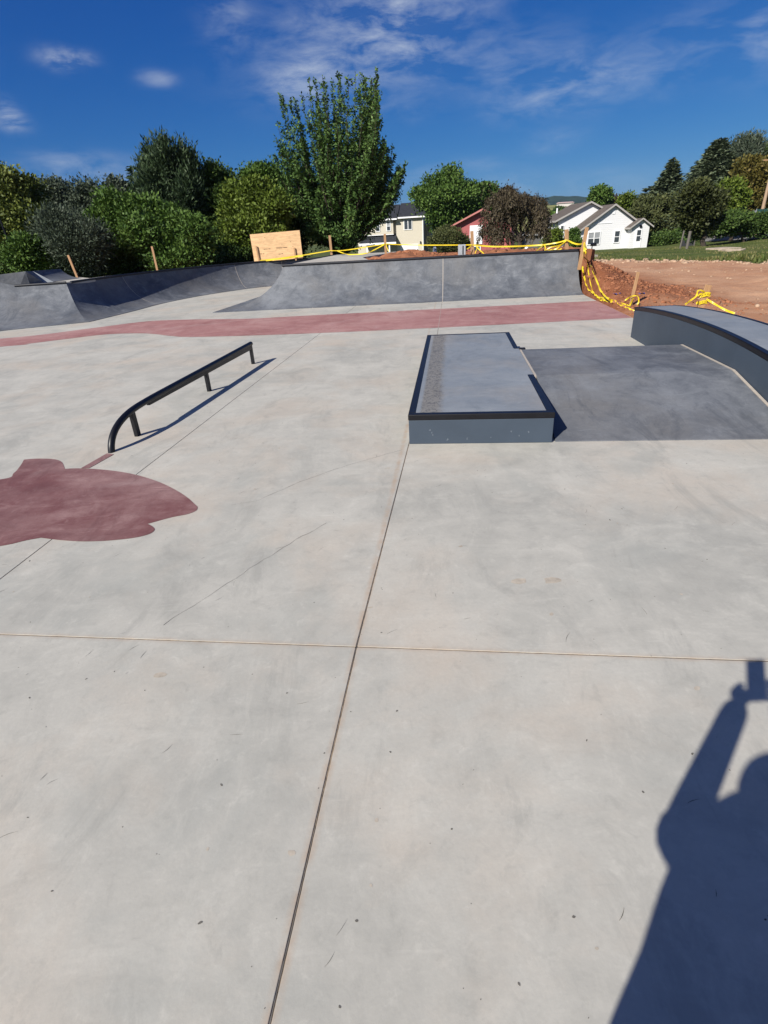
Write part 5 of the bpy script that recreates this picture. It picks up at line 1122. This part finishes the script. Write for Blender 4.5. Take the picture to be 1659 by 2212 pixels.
# heap of dug clay behind the deck
def heap_h(u, v):
    c = 16.2 + .18 * (u + 1.5); return ((.15) * np.exp(-((u + .95) / .75) ** 2) + .05 * sm((u + 1.9) / .6) * sm((4.0 - u) / 2.2)) * np.exp(-((v - c) / .75) ** 2)
gu = np.linspace(-2.4, 4.2, 90); gv = np.linspace(14.75, 18.2, 44); rows = []
for v in gv: rows.append([P(u, v, .87 + float(heap_h(u, v)) * 1.05 + float(fbm(np.array([u]), np.array([v]), .5, 3, 31)[0]) * .10 + .10) for u in gu])
m = MB(); m.grid(rows); m.grid([rows[0], [np.array([p[0], p[1], .5]) for p in rows[0]]])
hp = m.build('dirt_heap', M['clod'], smooth=False); tag(hp, kind='stuff'); hp['label'] = 'low heap of dug red clay behind the ramp deck'
N_ = 1500; uu = -2.0 + 5.6 * rng.random(N_) ** 1.5; vv = 16.1 + .18 * (uu + 1.5) + rng.normal(size=N_) * .5; vv = np.maximum(vv, 15.0); pw = np.array([P(a, b_, .95 + float(heap_h(a, b_))) for a, b_ in zip(uu, vv)])
clods('dirt_clods', 'loose clods of red clay on the heap behind the deck', pw, .025 + .06 * rng.random(N_) ** 3, M['clod'], 2)
# broken rock along the edge of the grass
N_ = 1300; tx = rng.random(N_) * (EDGE[-1, 0] + 8 - 6) + 6; yb = np.interp(tx, EDGE[:, 0], EDGE[:, 1]); ty = yb - .5 + rng.normal(size=N_) * .9; pw = np.stack([tx, ty, terrain(tx, ty)], 1)
clods('broken_rock', 'pale broken rock and clods along the edge of the grass', pw, .02 + .11 * rng.random(N_) ** 4, M['pale_clod'], 3)
# grass blades
def grass():
    r_ = np.random.default_rng(8); n = 120000; px = r_.uniform(1200, 1720, n); u = r_.random(n)
    x = 6 + r_.random(n) * 34; y = 19 + 45 * r_.random(n) ** 1.6
    k = (grass_amount(x, y) + (fbm(x, y, 1.1, 3, 44)) * .5) > .55; x = x[k]; y = y[k]; n = len(x); z = terrain(x, y); hgt = (.09 + .16 * r_.random(n) ** 2) * (1 + 1.0 * np.clip(fbm(x, y, 2.5, 2, 50) * 2, 0, 1))
    # cut short on the mown part, long on the rough bank
    yb = np.interp(x, EDGE[:, 0], EDGE[:, 1]); hgt = hgt * .62 * (.45 + .75 * np.exp(-((y - yb - 1) / 3.) ** 2))
    v, f = cards(np.stack([x, y, z - .01], 1), np.stack([r_.normal(size=n) * .45, r_.normal(size=n) * .45, np.ones(n)], 1), r_.normal(size=(n, 3)), hgt, hgt * .28)
    o = np_mesh('grass', v, f, leafmat('dry_green_grass', (.055, .075, .015), (.09, .115, .028), (.24, .20, .085)), attr={'tint': np.repeat(np.clip(r_.random(n) * .7 + fbm(x, y, 1.5, 2, 61) * .9 + .1, 0, 1), 4)}, origin=(15, 30, 0)); tag(o, kind='stuff'); o['label'] = 'rough grass growing on the bank beyond the dirt'
grass()

# ------------------------------------------------------------------ stakes, plywood, caution tape
SG = 'timber stakes carrying the caution tape'
def stake(top, bot3, w, d, label, below=.35, Y=None):
    a = np.array(bot3, float); b_ = at(top[0], top[1], a[1] if Y is None else Y); t = (b_ - a) / np.linalg.norm(b_ - a)
    m = MB(); m.beam(a - t * below, b_, w, d, (0, 1, 0)); o = m.build('wooden_stake', M['stake'], origin=a, bevel=.004); tag(o, label, 'stake', SG); return a, b_
s1 = stake((147, 551), flat(166.5, 598, .88), .075, .04, 'leaning stake in front of the willow bush, leftmost of the stakes')
s2 = stake((328, 532), flat(340, 584, .88), .075, .04, 'upright stake behind the curved wall below the big maple')
s3 = stake((712, 508.5), flat(716.6, 553.5, .95), .10, .04, 'stake at the left end of the caution tape by the elm')
s4 = stake((831, 505), at(833.3, 545, 20), .075, .04, 'stake in front of the cream house beside the clay heap', .6)
s5 = stake((1019.3, 499), at(1021, 549, 17.2), .09, .04, 'tall stake in front of the red house window')
s6 = stake((1224, 495.5), at(1224, 541, 16.4), .10, .045, 'upright stake in front of the white house left corner')
s7 = stake((1268, 491), at(1256.5, 551, 15.4), .085, .045, 'stake leaning right at the end of the quarter pipe')
b8 = hit(1361.5, 661); s8 = stake((1378.7, 587.5), b8, .06, .035, 'stake leaning right on the red clay mound')
b9 = flat(1504, 690, -.06); s9 = stake((1531, 615.3), b9, .12, .03, 'wide flat stake wrapped in tape behind the arched ledge')
# plywood sheet on two stakes
py_b = flat(600, 562, .93); Yp = py_b[1] + .3; c4 = [at(*p, Yp) for p in ((549.8, 566.5), (654.1, 558), (647, 497.2), (539.5, 506.5))]
root = empty('plywood_sheet', (c4[0] + c4[1]) / 2); tag(root, 'large bare plywood sheet standing on the back wall of the bowl', 'plywood board')
m = MB(); m.hexa(c4, [p + np.array([0, .018, 0]) for p in c4]); m.build('board', M['ply'], root)
for (t_, b_) in (((553.5, 531.5), (560.5, 567)), ((635.5, 535), (639.5, 561))):
    a = at(*b_, Yp - .05); m = MB(); m.beam(a - (0, 0, .03), at(*t_, Yp - .05), .06, .04, (0, 1, 0)); m.build('support_stake', M['stake'], root)
kn = simple('pencil_marks', (.12, .06, .03), .8)
for (x0, x1, yy) in ((569.5, 574, 538.3), (575, 578, 538), (579.5, 584, 537.6), (597, 610, 535.6), (612, 620, 534.8), (561.5, 566, 548.6), (567.5, 571, 548.4), (602, 606, 549), (608, 611.5, 548)):
    a = at(x0, yy, Yp - .003); b_ = at(x1, yy - .3, Yp - .003); m = MB(); m.beam(a, b_, .004, .02, (0, 0, 1)); m.build('pencil_mark', kn, root)
TG = 'yellow caution tape strung between the stakes'
def tape(label, pts, w=.07, twist=.7, seed=0, group=TG, name='caution_tape', up_=None):
    up_ = (np.mean([q[1] for q in pts]) > 15.2) if up_ is None else up_
    """ribbon through world points, gently twisting"""
    w = w * (.46 if up_ else .54); r_ = np.random.default_rng(seed); L_ = spline([np.array(p, float) for p in pts], 8); n = len(L_); ph = r_.uniform(-.3, .3); v = []; acc = 0; us_ = []
    for i, p in enumerate(L_):
        t = L_[min(i + 1, n - 1)] - L_[max(i - 1, 0)]; t = t / (np.linalg.norm(t) + 1e-9); s_ = np.cross(t, np.array([-.25, -1, .15])); s_ /= np.linalg.norm(s_) + 1e-9
        if i and s_ @ prev_ < 0: s_ = -s_
        if i: s_ = s_ * .5 + prev_ * .5; s_ /= np.linalg.norm(s_) + 1e-9
        prev_ = s_
        q = np.cross(t, s_); a = ph + twist * .5 * math.sin(i * .37 + seed); dd = s_ * math.cos(a) + q * math.sin(a)
        if i: acc += np.linalg.norm(p - L_[i - 1])
        us_.append(acc); v += [p - dd * w / 2, p + dd * w / 2]
    me = bpy.data.meshes.new(name); o0 = np.array(L_[0]); me.from_pydata([tuple(p - o0) for p in v], [], [(2 * i, 2 * i + 1, 2 * i + 3, 2 * i + 2) for i in range(n - 1)])
    uvl = me.uv_layers.new(name='UVMap')
    for poly in me.polygons:
        for li in poly.loop_indices:
            vi = me.loops[li].vertex_index; uvl.data[li].uv = (us_[vi // 2], vi % 2)
    me.materials.append(M['tape']); me.update(); o = bpy.data.objects.new(name, me); o.location = tuple(o0); C.objects.link(o); tag(o, label, 'caution tape', group); return o
def line(pp, Y0, Y1): n = len(pp); return [at(x, y, Y0 + (Y1 - Y0) * i / max(1, n - 1)) for i, (x, y) in enumerate(pp)]
F_ = .06
tape('tape stretched along the foot of the plywood sheet', line([(562, 563.5), (585, 561), (615, 557.5), (640, 554), (655, 552)], Yp - .1, Yp - .1), .16, .2, 1)
tape('tape running from the plywood sheet to the stake by the elm', line([(654, 551.5), (680, 547), (713, 541.5)], Yp - .08, s3[0][1] - F_), .09, .5, 2)
tape('upper tape from the stake by the elm to the stake by the cream house', line([(713, 541.5), (740, 541), (780, 535.5), (831, 527)], s3[0][1] - F_, 20 - F_), .075, .6, 3)
tape('drooping lower tape between the elm stake and the cream house stake', line([(728, 541.5), (742, 547), (757, 550), (790, 547.5), (808, 540), (831, 527.5)], 22.5, 20 - F_), .075, 1.2, 4)
tape('short loose tape end hanging on the stake by the cream house', line([(834, 527), (835, 533), (840, 543.5)], 20 - F_, 19.8), .07, .8, 5)
tape('thin tape line across the cream house garage and round shrub', line([(833, 526.5), (870, 528.8), (935, 529.5), (1019, 529)], 20 - F_, 17.2 - F_), .055, .5, 6)
tape('wide taut tape in front of the weeping tree', line([(1021, 529), (1062, 532.5), (1107, 532.3), (1150, 530.5), (1175, 529)], 17.2 - F_, 16.7), .085, .35, 7)
tape('tape rising from the weeping tree to the white house stake', line([(1174, 529), (1190, 526.5), (1209, 523), (1224, 518.5)], 16.7, 16.4 - F_), .075, .5, 8)
tape('short tape strand hanging right from the red house stake', line([(1027, 530), (1034, 538), (1045, 547.5)], 17.1, 16.6), .06, .6, 9)
tape('short tape strand hanging straight down from the red house stake', line([(1033, 531.5), (1030, 538), (1026, 547.5)], 17.1, 16.8), .05, .6, 10)
tape('short tape strand hanging left from the red house stake', line([(1018, 531), (1012, 536), (1006, 540)], 17.1, 17), .055, .6, 11)
tape('slanting tape tail below the weeping tree', line([(1174, 529), (1167, 535), (1158, 543)], 16.7, 16.3), .06, .6, 12)
tape('vertical tape strand right of the slanting tail', line([(1176, 529), (1178, 535), (1177, 542)], 16.7, 16.4), .06, .7, 13)
tape('sagging tape loop left of the white house stake', line([(1184, 541), (1198, 539), (1210, 531), (1223, 519.5)], 16.5, 16.4 - F_), .075, .9, 14)
tape('second sagging loop crossing below the white house stake', line([(1178, 541), (1190, 534), (1208, 530), (1219, 524), (1223, 521)], 16.5, 16.4 - F_), .06, .9, 15)
tape('tape crumpled on the deck under the loops', line([(1183, 541.5), (1192, 540), (1205, 540.5), (1213, 537)], 16.2, 16.1), .08, 2., 16)
tape('slack tape between the white house stake and the leaning stake', line([(1224, 518), (1229, 520.5), (1238, 525), (1250, 527.5), (1263, 525)], 16.4 - F_, 15.4 - F_), .085, .8, 17)
def onhit(pp, lift=.05):
    q = []
    for (x0, y0), (x1, y1) in zip(pp[:-1], pp[1:]):
        q += [(x0 + (x1 - x0) * k / 3, y0 + (y1 - y0) * k / 3) for k in range(3)]
    q.append(pp[-1]); eye = np.array([0, 0, EYE]); ds = [float(np.linalg.norm(hit(*p) - eye)) for p in q]
    ss = np.linspace(0, 1, len(q)); fit = np.polyval(np.polyfit(ss, ds, 2), ss); dd = np.minimum(np.array(ds) - .05, fit)
    for _ in range(4): dd[1:-1] = np.minimum(np.array(ds)[1:-1] - .04, .25 * dd[:-2] + .5 * dd[1:-1] + .25 * dd[2:])
    dd = np.maximum(dd, np.array(ds) - .35)
    return [eye + pixray(*p) * f_ for p, f_ in zip(q, dd)]
st7 = at(1262, 526, 15.4 - F_)
tape('tape knot hanging beside the leaning stake', [st7, at(1266, 538, 15.2), at(1263, 548, 15.0)], .09, 1.5, 18)
tape('left strand of tape spilling down the mound beside the ramp', [st7, at(1262, 545, 15.0)] + onhit([(1260, 560), (1258.5, 582), (1264.5, 610), (1272, 626), (1283, 634)]), .075, 1.2, 19)
tape('middle strand of tape spilling down the mound beside the ramp', [st7, at(1266, 548, 14.9)] + onhit([(1269, 565), (1273, 595), (1280, 628), (1287, 638), (1298, 646)]), .085, 1.2, 20)
tape('right strand of tape arcing over the mound beside the ramp', [st7, at(1268, 546, 14.9)] + onhit([(1271, 558), (1283.5, 593), (1297, 627), (1307, 640), (1319, 648)]), .065, 1.0, 21)
tape('bundle of tape lying along the concrete edge to the mound stake', onhit([(1283, 634), (1297, 647), (1318, 651.5), (1339, 657.6), (1357, 666.5), (1369, 672)], .05), .085, 1.4, 22)
tape('second tape along the concrete edge rising to the mound stake', onhit([(1297, 642), (1320, 648), (1347, 657), (1359, 661)], .06) + [b8 + np.array([.02, -.05, .16])], .07, 1.2, 23)
tape('tape knot wound on the mound stake', [b8 + np.array([-.16, -.06, .12]), b8 + np.array([-.05, -.06, .19]), b8 + np.array([.08, -.06, .2]), b8 + np.array([.14, -.05, .10]), b8 + np.array([.12, -.05, .0])], .05, 1.5, 24)
Y9 = b9[1]
tape('tape looping up from the left onto the wide flat stake', line([(1480, 658), (1493, 648), (1504.5, 639), (1507, 629), (1513, 627), (1522, 631)], Y9 - .25, Y9 - .04), .055, 1.3, 25)
tape('tape falling away right from the wide flat stake', line([(1526, 646), (1545.5, 657.6), (1567, 669.5), (1587, 677)], Y9 - .04, Y9 - .5), .06, 1.0, 26)
wq = [b9 + (s9[1] - b9) * t_ for t_ in (.52, .60)]
for lab, fr_, hh in (('tape band knotted round the wide flat stake', .50, .10), ('tape wrapped flat over the upper wide stake', .72, .13)):
    c_ = b9 + (s9[1] - b9) * fr_; tape(lab, [c_ + np.array(o_) for o_ in ((-.075, -.025, -.01), (0, -.03, .012), (.072, -.024, .0), (.072, .022, .0), (0, .026, 0), (-.075, .022, -.01), (-.075, -.026, -.015))], hh, .15, 27)
# scraps
blue = simple('blue_plastic', (.03, .10, .42), .4)
for lab, (px, py) in (('blue plastic scrap on the clay mound, nearer the ramp', (1334, 638)), ('blue plastic scrap on the clay mound, right of the stake', (1388, 637))):
    q = hit(px, py); m = MB(); r_ = np.random.default_rng(int(px)); rows = [[q + np.array([i * .045 - .07, j * .04, .03 + r_.uniform(-.012, .02)]) for i in range(4)] for j in range(3)]; m.grid(rows); tag(m.build('plastic_scrap', blue), lab, 'litter', 'blue scraps on the mound')
# grey utility cabinet behind the deck
cb = at(998, 551, 16.8); s = pxscale(998, 540, 16.8); root = empty('utility_cabinet', cb); tag(root, 'pale grey upright cabinet with a dark slot behind the deck', 'utility box'); gm = simple('pale_grey_metal', (.34, .36, .38), .5)
m = MB(); m.hexa([cb + np.array([a, b_, -.2]) for a, b_ in ((-7.6 * s, 0), (7.8 * s, 0), (7.8 * s, .1), (-7.6 * s, .1))], [cb + np.array([a, b_, 20.5 * s]) for a, b_ in ((-7.6 * s, 0), (7.8 * s, 0), (7.8 * s, .1), (-7.6 * s, .1))]); m.build('panel', gm, root, bevel=.006)
m = MB(); m.hexa([cb + np.array([a, b_, 1.5 * s]) for a, b_ in ((.8 * s, -.012), (2.8 * s, -.012), (2.8 * s, -.003), (.8 * s, -.003))], [cb + np.array([a, b_, 18 * s]) for a, b_ in ((.8 * s, -.012), (2.8 * s, -.012), (2.8 * s, -.003), (.8 * s, -.003))]); m.build('slot', M['black'], root)
# white tanks among the shrubs
wt = simple('white_plastic', (.75, .75, .76), .4)
for lab, px, py, hp_ in (('white domed tank in front of the round shrub', 939, 549, 15), ('small white tub under the weeping tree', 1137, 543, 9)):
    Yw = 40.; q = at(px, py, Yw); s = pxscale(px, py, Yw); rr = 4. * s; root = empty('white_tank', q); tag(root, lab, 'tank'); m = MB(); m.tube([q + np.array([0, 0, z]) for z in (-.6, hp_ * s * .75, hp_ * s * .9, hp_ * s * .98)], [rr, rr, rr * .8, rr * .3], 16); m.build('shell', wt, root, smooth=True); m = MB(); m.tube([q + np.array([rr * .4, -rr * 1.02, hp_ * s * .6]), q + np.array([rr * .4, -rr * .8, hp_ * s * .6])], rr * .3, 10); m.build('cap', M['black'], root)

# ------------------------------------------------------------------ the photographer, standing behind the camera (casts the long shadow)
skin = simple('skin', (.48, .28, .2), .55, 0, .05); cloth = simple('navy_shirt', (.05, .06, .09), .9, 0, .15, 40); denim = simple('dark_jeans', (.04, .05, .08), .9, 0, .2, 40); hairm = simple('brown_hair', (.05, .03, .02), .7, 0, .3, 30)
def skinned(name, chain, radii, edges, mat, parent, rootv=0, sub=2):
    me = bpy.data.meshes.new(name); o0 = np.array(wloc(parent)) if parent is not None else np.array([0, 0, 0.]); me.from_pydata([tuple(np.array(p) - o0) for p in chain], edges, []); me.materials.append(mat)
    o = bpy.data.objects.new(name, me); C.objects.link(o)
    if parent is not None: o.parent = parent
    md = o.modifiers.new('skin', 'SKIN'); md.use_smooth_shade = True
    for i, r_ in enumerate(radii): me.skin_vertices[0].data[i].radius = r_ if isinstance(r_, tuple) else (r_, r_)
    me.skin_vertices[0].data[rootv].use_root = True
    s_ = o.modifiers.new('subdivision', 'SUBSURF'); s_.levels = sub; s_.render_levels = sub; return o
FD = np.array([.50, .866, 0]); RT = np.array([.866, -.50, 0])
BC = np.array([-.237, -.480, 0]); 
pr_ = empty('person', BC); tag(pr_, 'person in a dark shirt and jeans holding up a phone with both hands', 'person')
def B(r_, f_, z): return BC + RT * r_ + FD * f_ + np.array([0, 0, z])
hipL, hipR = B(-.10, 0, .90), B(.10, 0, .90)
SL, SR = B(-.17, .02, 1.34), B(.17, .02, 1.34); EL = np.array([-.205, -.15, 1.30]) ; EL = B(-.16, .20, 1.20); ER = B(.22, .20, 1.17)
HL_ = np.array([-.098, -.072, 1.53]); HR_ = np.array([.046, -.072, 1.53])
ch = [B(0, 0, .92), B(0, -.01, 1.08), B(0, 0, 1.25), B(0, .01, 1.36), B(0, .02, 1.44), B(.012, .055, 1.51), B(.012, .055, 1.56), SL, EL, HL_, SR, ER, HR_, hipL, B(-.105, .02, .50), B(-.11, -.01, .09), B(-.12, .14, .04), hipR, B(.105, .02, .50), B(.11, -.01, .09), B(.12, .14, .04)]
rd = [(.17, .13), (.165, .13), (.17, .125), (.12, .10), .058, (.085, .098), (.075, .085), (.066, .066), .058, .044, .066, .058, .044, .095, .062, .045, .04, .095, .062, .045, .04]
ed = [(0, 1), (1, 2), (2, 3), (3, 4), (4, 5), (5, 6), (3, 7), (7, 8), (8, 9), (3, 10), (10, 11), (11, 12), (0, 13), (13, 14), (14, 15), (15, 16), (0, 17), (17, 18), (18, 19), (19, 20)]
skinned('body', ch, rd, ed, skin, pr_)
def loft(nm, mat, rings, seg=20):
    rows = []
    for (c, rx, ry) in rings:
        rows.append([c + RT * rx * math.cos(2 * math.pi * k / seg) + FD * ry * math.sin(2 * math.pi * k / seg) for k in range(seg + 1)])
    m = MB(); m.grid(rows); o = m.build(nm, mat, pr_, smooth=True); return o
def sleeve(nm, mat, p0, p1, r0, r1, n=5):
    m = MB(); m.tube([p0 + (p1 - p0) * k / n for k in range(n + 1)], [r0 + (r1 - r0) * k / n for k in range(n + 1)], 14); return m.build(nm, mat, pr_, smooth=True)
loft('shirt', cloth, [(B(0, 0, .80), .195, .155), (B(0, -.005, .92), .20, .16), (B(0, -.01, 1.06), .195, .15), (B(0, 0, 1.20), .20, .145), (B(0, .01, 1.30), .195, .13), (B(0, .01, 1.37), .17, .12), (B(-.01, .01, 1.42), .145, .115), (B(-.005, .015, 1.455), .115, .11), (B(0, .02, 1.48), .085, .09)])
for a_, b_ in ((SL, EL), (SR, ER)): sleeve('sleeve', cloth, a_ + (a_ - b_) * .12, a_ + (b_ - a_) * .72, .085, .068)
for s_ in (-1, 1): loft('trouser_leg', denim, [(B(.085 * s_, 0, .93), .10, .13), (B(.092 * s_, .0, .80), .105, .125), (B(.10 * s_, .015, .50), .082, .09), (B(.108 * s_, -.0, .25), .072, .08), (B(.11 * s_, -.01, .07), .072, .085)])
for s_ in (-1, 1): skinned('shoe', [B(.11 * s_, -.07, .045), B(.115 * s_, .05, .04), B(.122 * s_, .19, .032)], [(.05, .045), (.052, .04), (.042, .03)], [(0, 1), (1, 2)], M['black'], pr_)
def ball(c, r3, nm, mat, par, seg=16):
    m = MB(); rows = []
    for i in range(9):
        a = math.pi * i / 8; rows.append([c + RT * (r3[0] * math.sin(a) * math.cos(2 * math.pi * k / seg)) + FD * (r3[1] * math.sin(a) * math.sin(2 * math.pi * k / seg)) + np.array([0, 0, r3[2] * math.cos(a)]) for k in range(seg + 1)])
    m.grid(rows); o = m.build(nm, mat, par, smooth=True); return o
ball(B(.012, .03, 1.535), (.112, .112, .106), 'hair', hairm, pr_)
for s_ in (-1, 1): ball(B(.033 * s_ + .012, .147, 1.53), (.013, .010, .010), 'eye', M['white'], pr_, 10); ball(B(.095 * s_ + .012, .06, 1.51), (.012, .022, .032), 'ear', skin, pr_, 10)
ball(B(.012, .16, 1.50), (.015, .020, .022), 'nose', skin, pr_, 10); ball(B(.012, .147, 1.462), (.024, .008, .007), 'mouth', simple('lips', (.38, .14, .12), .5), pr_, 10)
# the phone, camera lens just behind the view point
PU = np.array([0, math.sin(PITCH), math.cos(PITCH)]); PN = fwd
pc = np.array([-.026, 0, EYE]) - PN * .016
ph = empty('phone', pc - PU * .115); tag(ph, 'slim black phone held upright in both hands', 'phone')
def pb(nm, mat, x0, x1, n0, n1, u0, u1, bev=0):
    m = MB(); f3 = lambda x, n, u: pc + np.array([x, 0, 0]) + PN * n + PU * u
    m.hexa([f3(x, n, u0) for x, n in ((x0, n0), (x1, n0), (x1, n1), (x0, n1))], [f3(x, n, u1) for x, n in ((x0, n0), (x1, n0), (x1, n1), (x0, n1))]); return m.build(nm, mat, ph, bevel=bev)
pb('body', M['black'], -.038, .038, -.006, .002, -.115, .045, .004); pb('screen', M['glass'], -.035, .035, -.0075, -.0062, -.11, .04); pb('lens', M['glass'], .018, .034, .0022, .0035, -.008, .008)
# hands: palm and five bent fingers each, closed on the phone edges
for s_, W_, nm in ((-1, HL_, 'hand'), (1, HR_, 'hand')):
    edge = pc + np.array([.038 * s_, 0, 0]); v0 = W_; palm = edge - PU * .08 + np.array([.018 * s_, -.014, 0])
    ch = [v0, palm]; rd = [.044, (.05, .04)]; ed = [(0, 1)]
    for k in range(4):
        kn_ = palm + PU * (.028 - .019 * k) + PN * .012 + np.array([.012 * s_, 0, 0]); t1 = kn_ + PN * .022 - np.array([.010 * s_, 0, 0]); t2 = t1 - np.array([(.030 + .004 * (k in (1, 2))) * s_, 0, 0]) + PN * .002 
        i = len(ch); ch += [kn_, t1, t2]; rd += [.0095, .0085, .0075]; ed += [(1, i), (i, i + 1), (i + 1, i + 2)]
    i = len(ch); a = palm - PN * .018 - np.array([.004 * s_, 0, 0]) + PU * .01; ch += [a, a + PU * .03 - np.array([.016 * s_, 0, 0]), a + PU * .05 - np.array([.022 * s_, 0, 0])]; rd += [.012, .0105, .009]; ed += [(1, i), (i, i + 1), (i + 1, i + 2)]
    skinned(nm, ch, rd, ed, skin, pr_)

# ------------------------------------------------------------------ air between here and the far hills
hm_ = bpy.data.materials.new('thin_haze'); hm_.use_nodes = True; nt = hm_.node_tree; nt.nodes.clear(); o_ = nt.nodes.new('ShaderNodeOutputMaterial'); pv = nt.nodes.new('ShaderNodeVolumePrincipled')
pv.inputs['Color'].default_value = (.55, .74, 1, 1); pv.inputs['Density'].default_value = .00007; pv.inputs['Anisotropy'].default_value = .2; lk(nt, pv.outputs[0], o_.inputs['Volume'])
zt = 128.
m = MB(); m.box((-4200, -1200, -14), (4200, 3400, zt)); hz = m.build('haze', hm_); tag(hz, kind='stuff'); hz['label'] = 'thin blue air lying over the far hills'
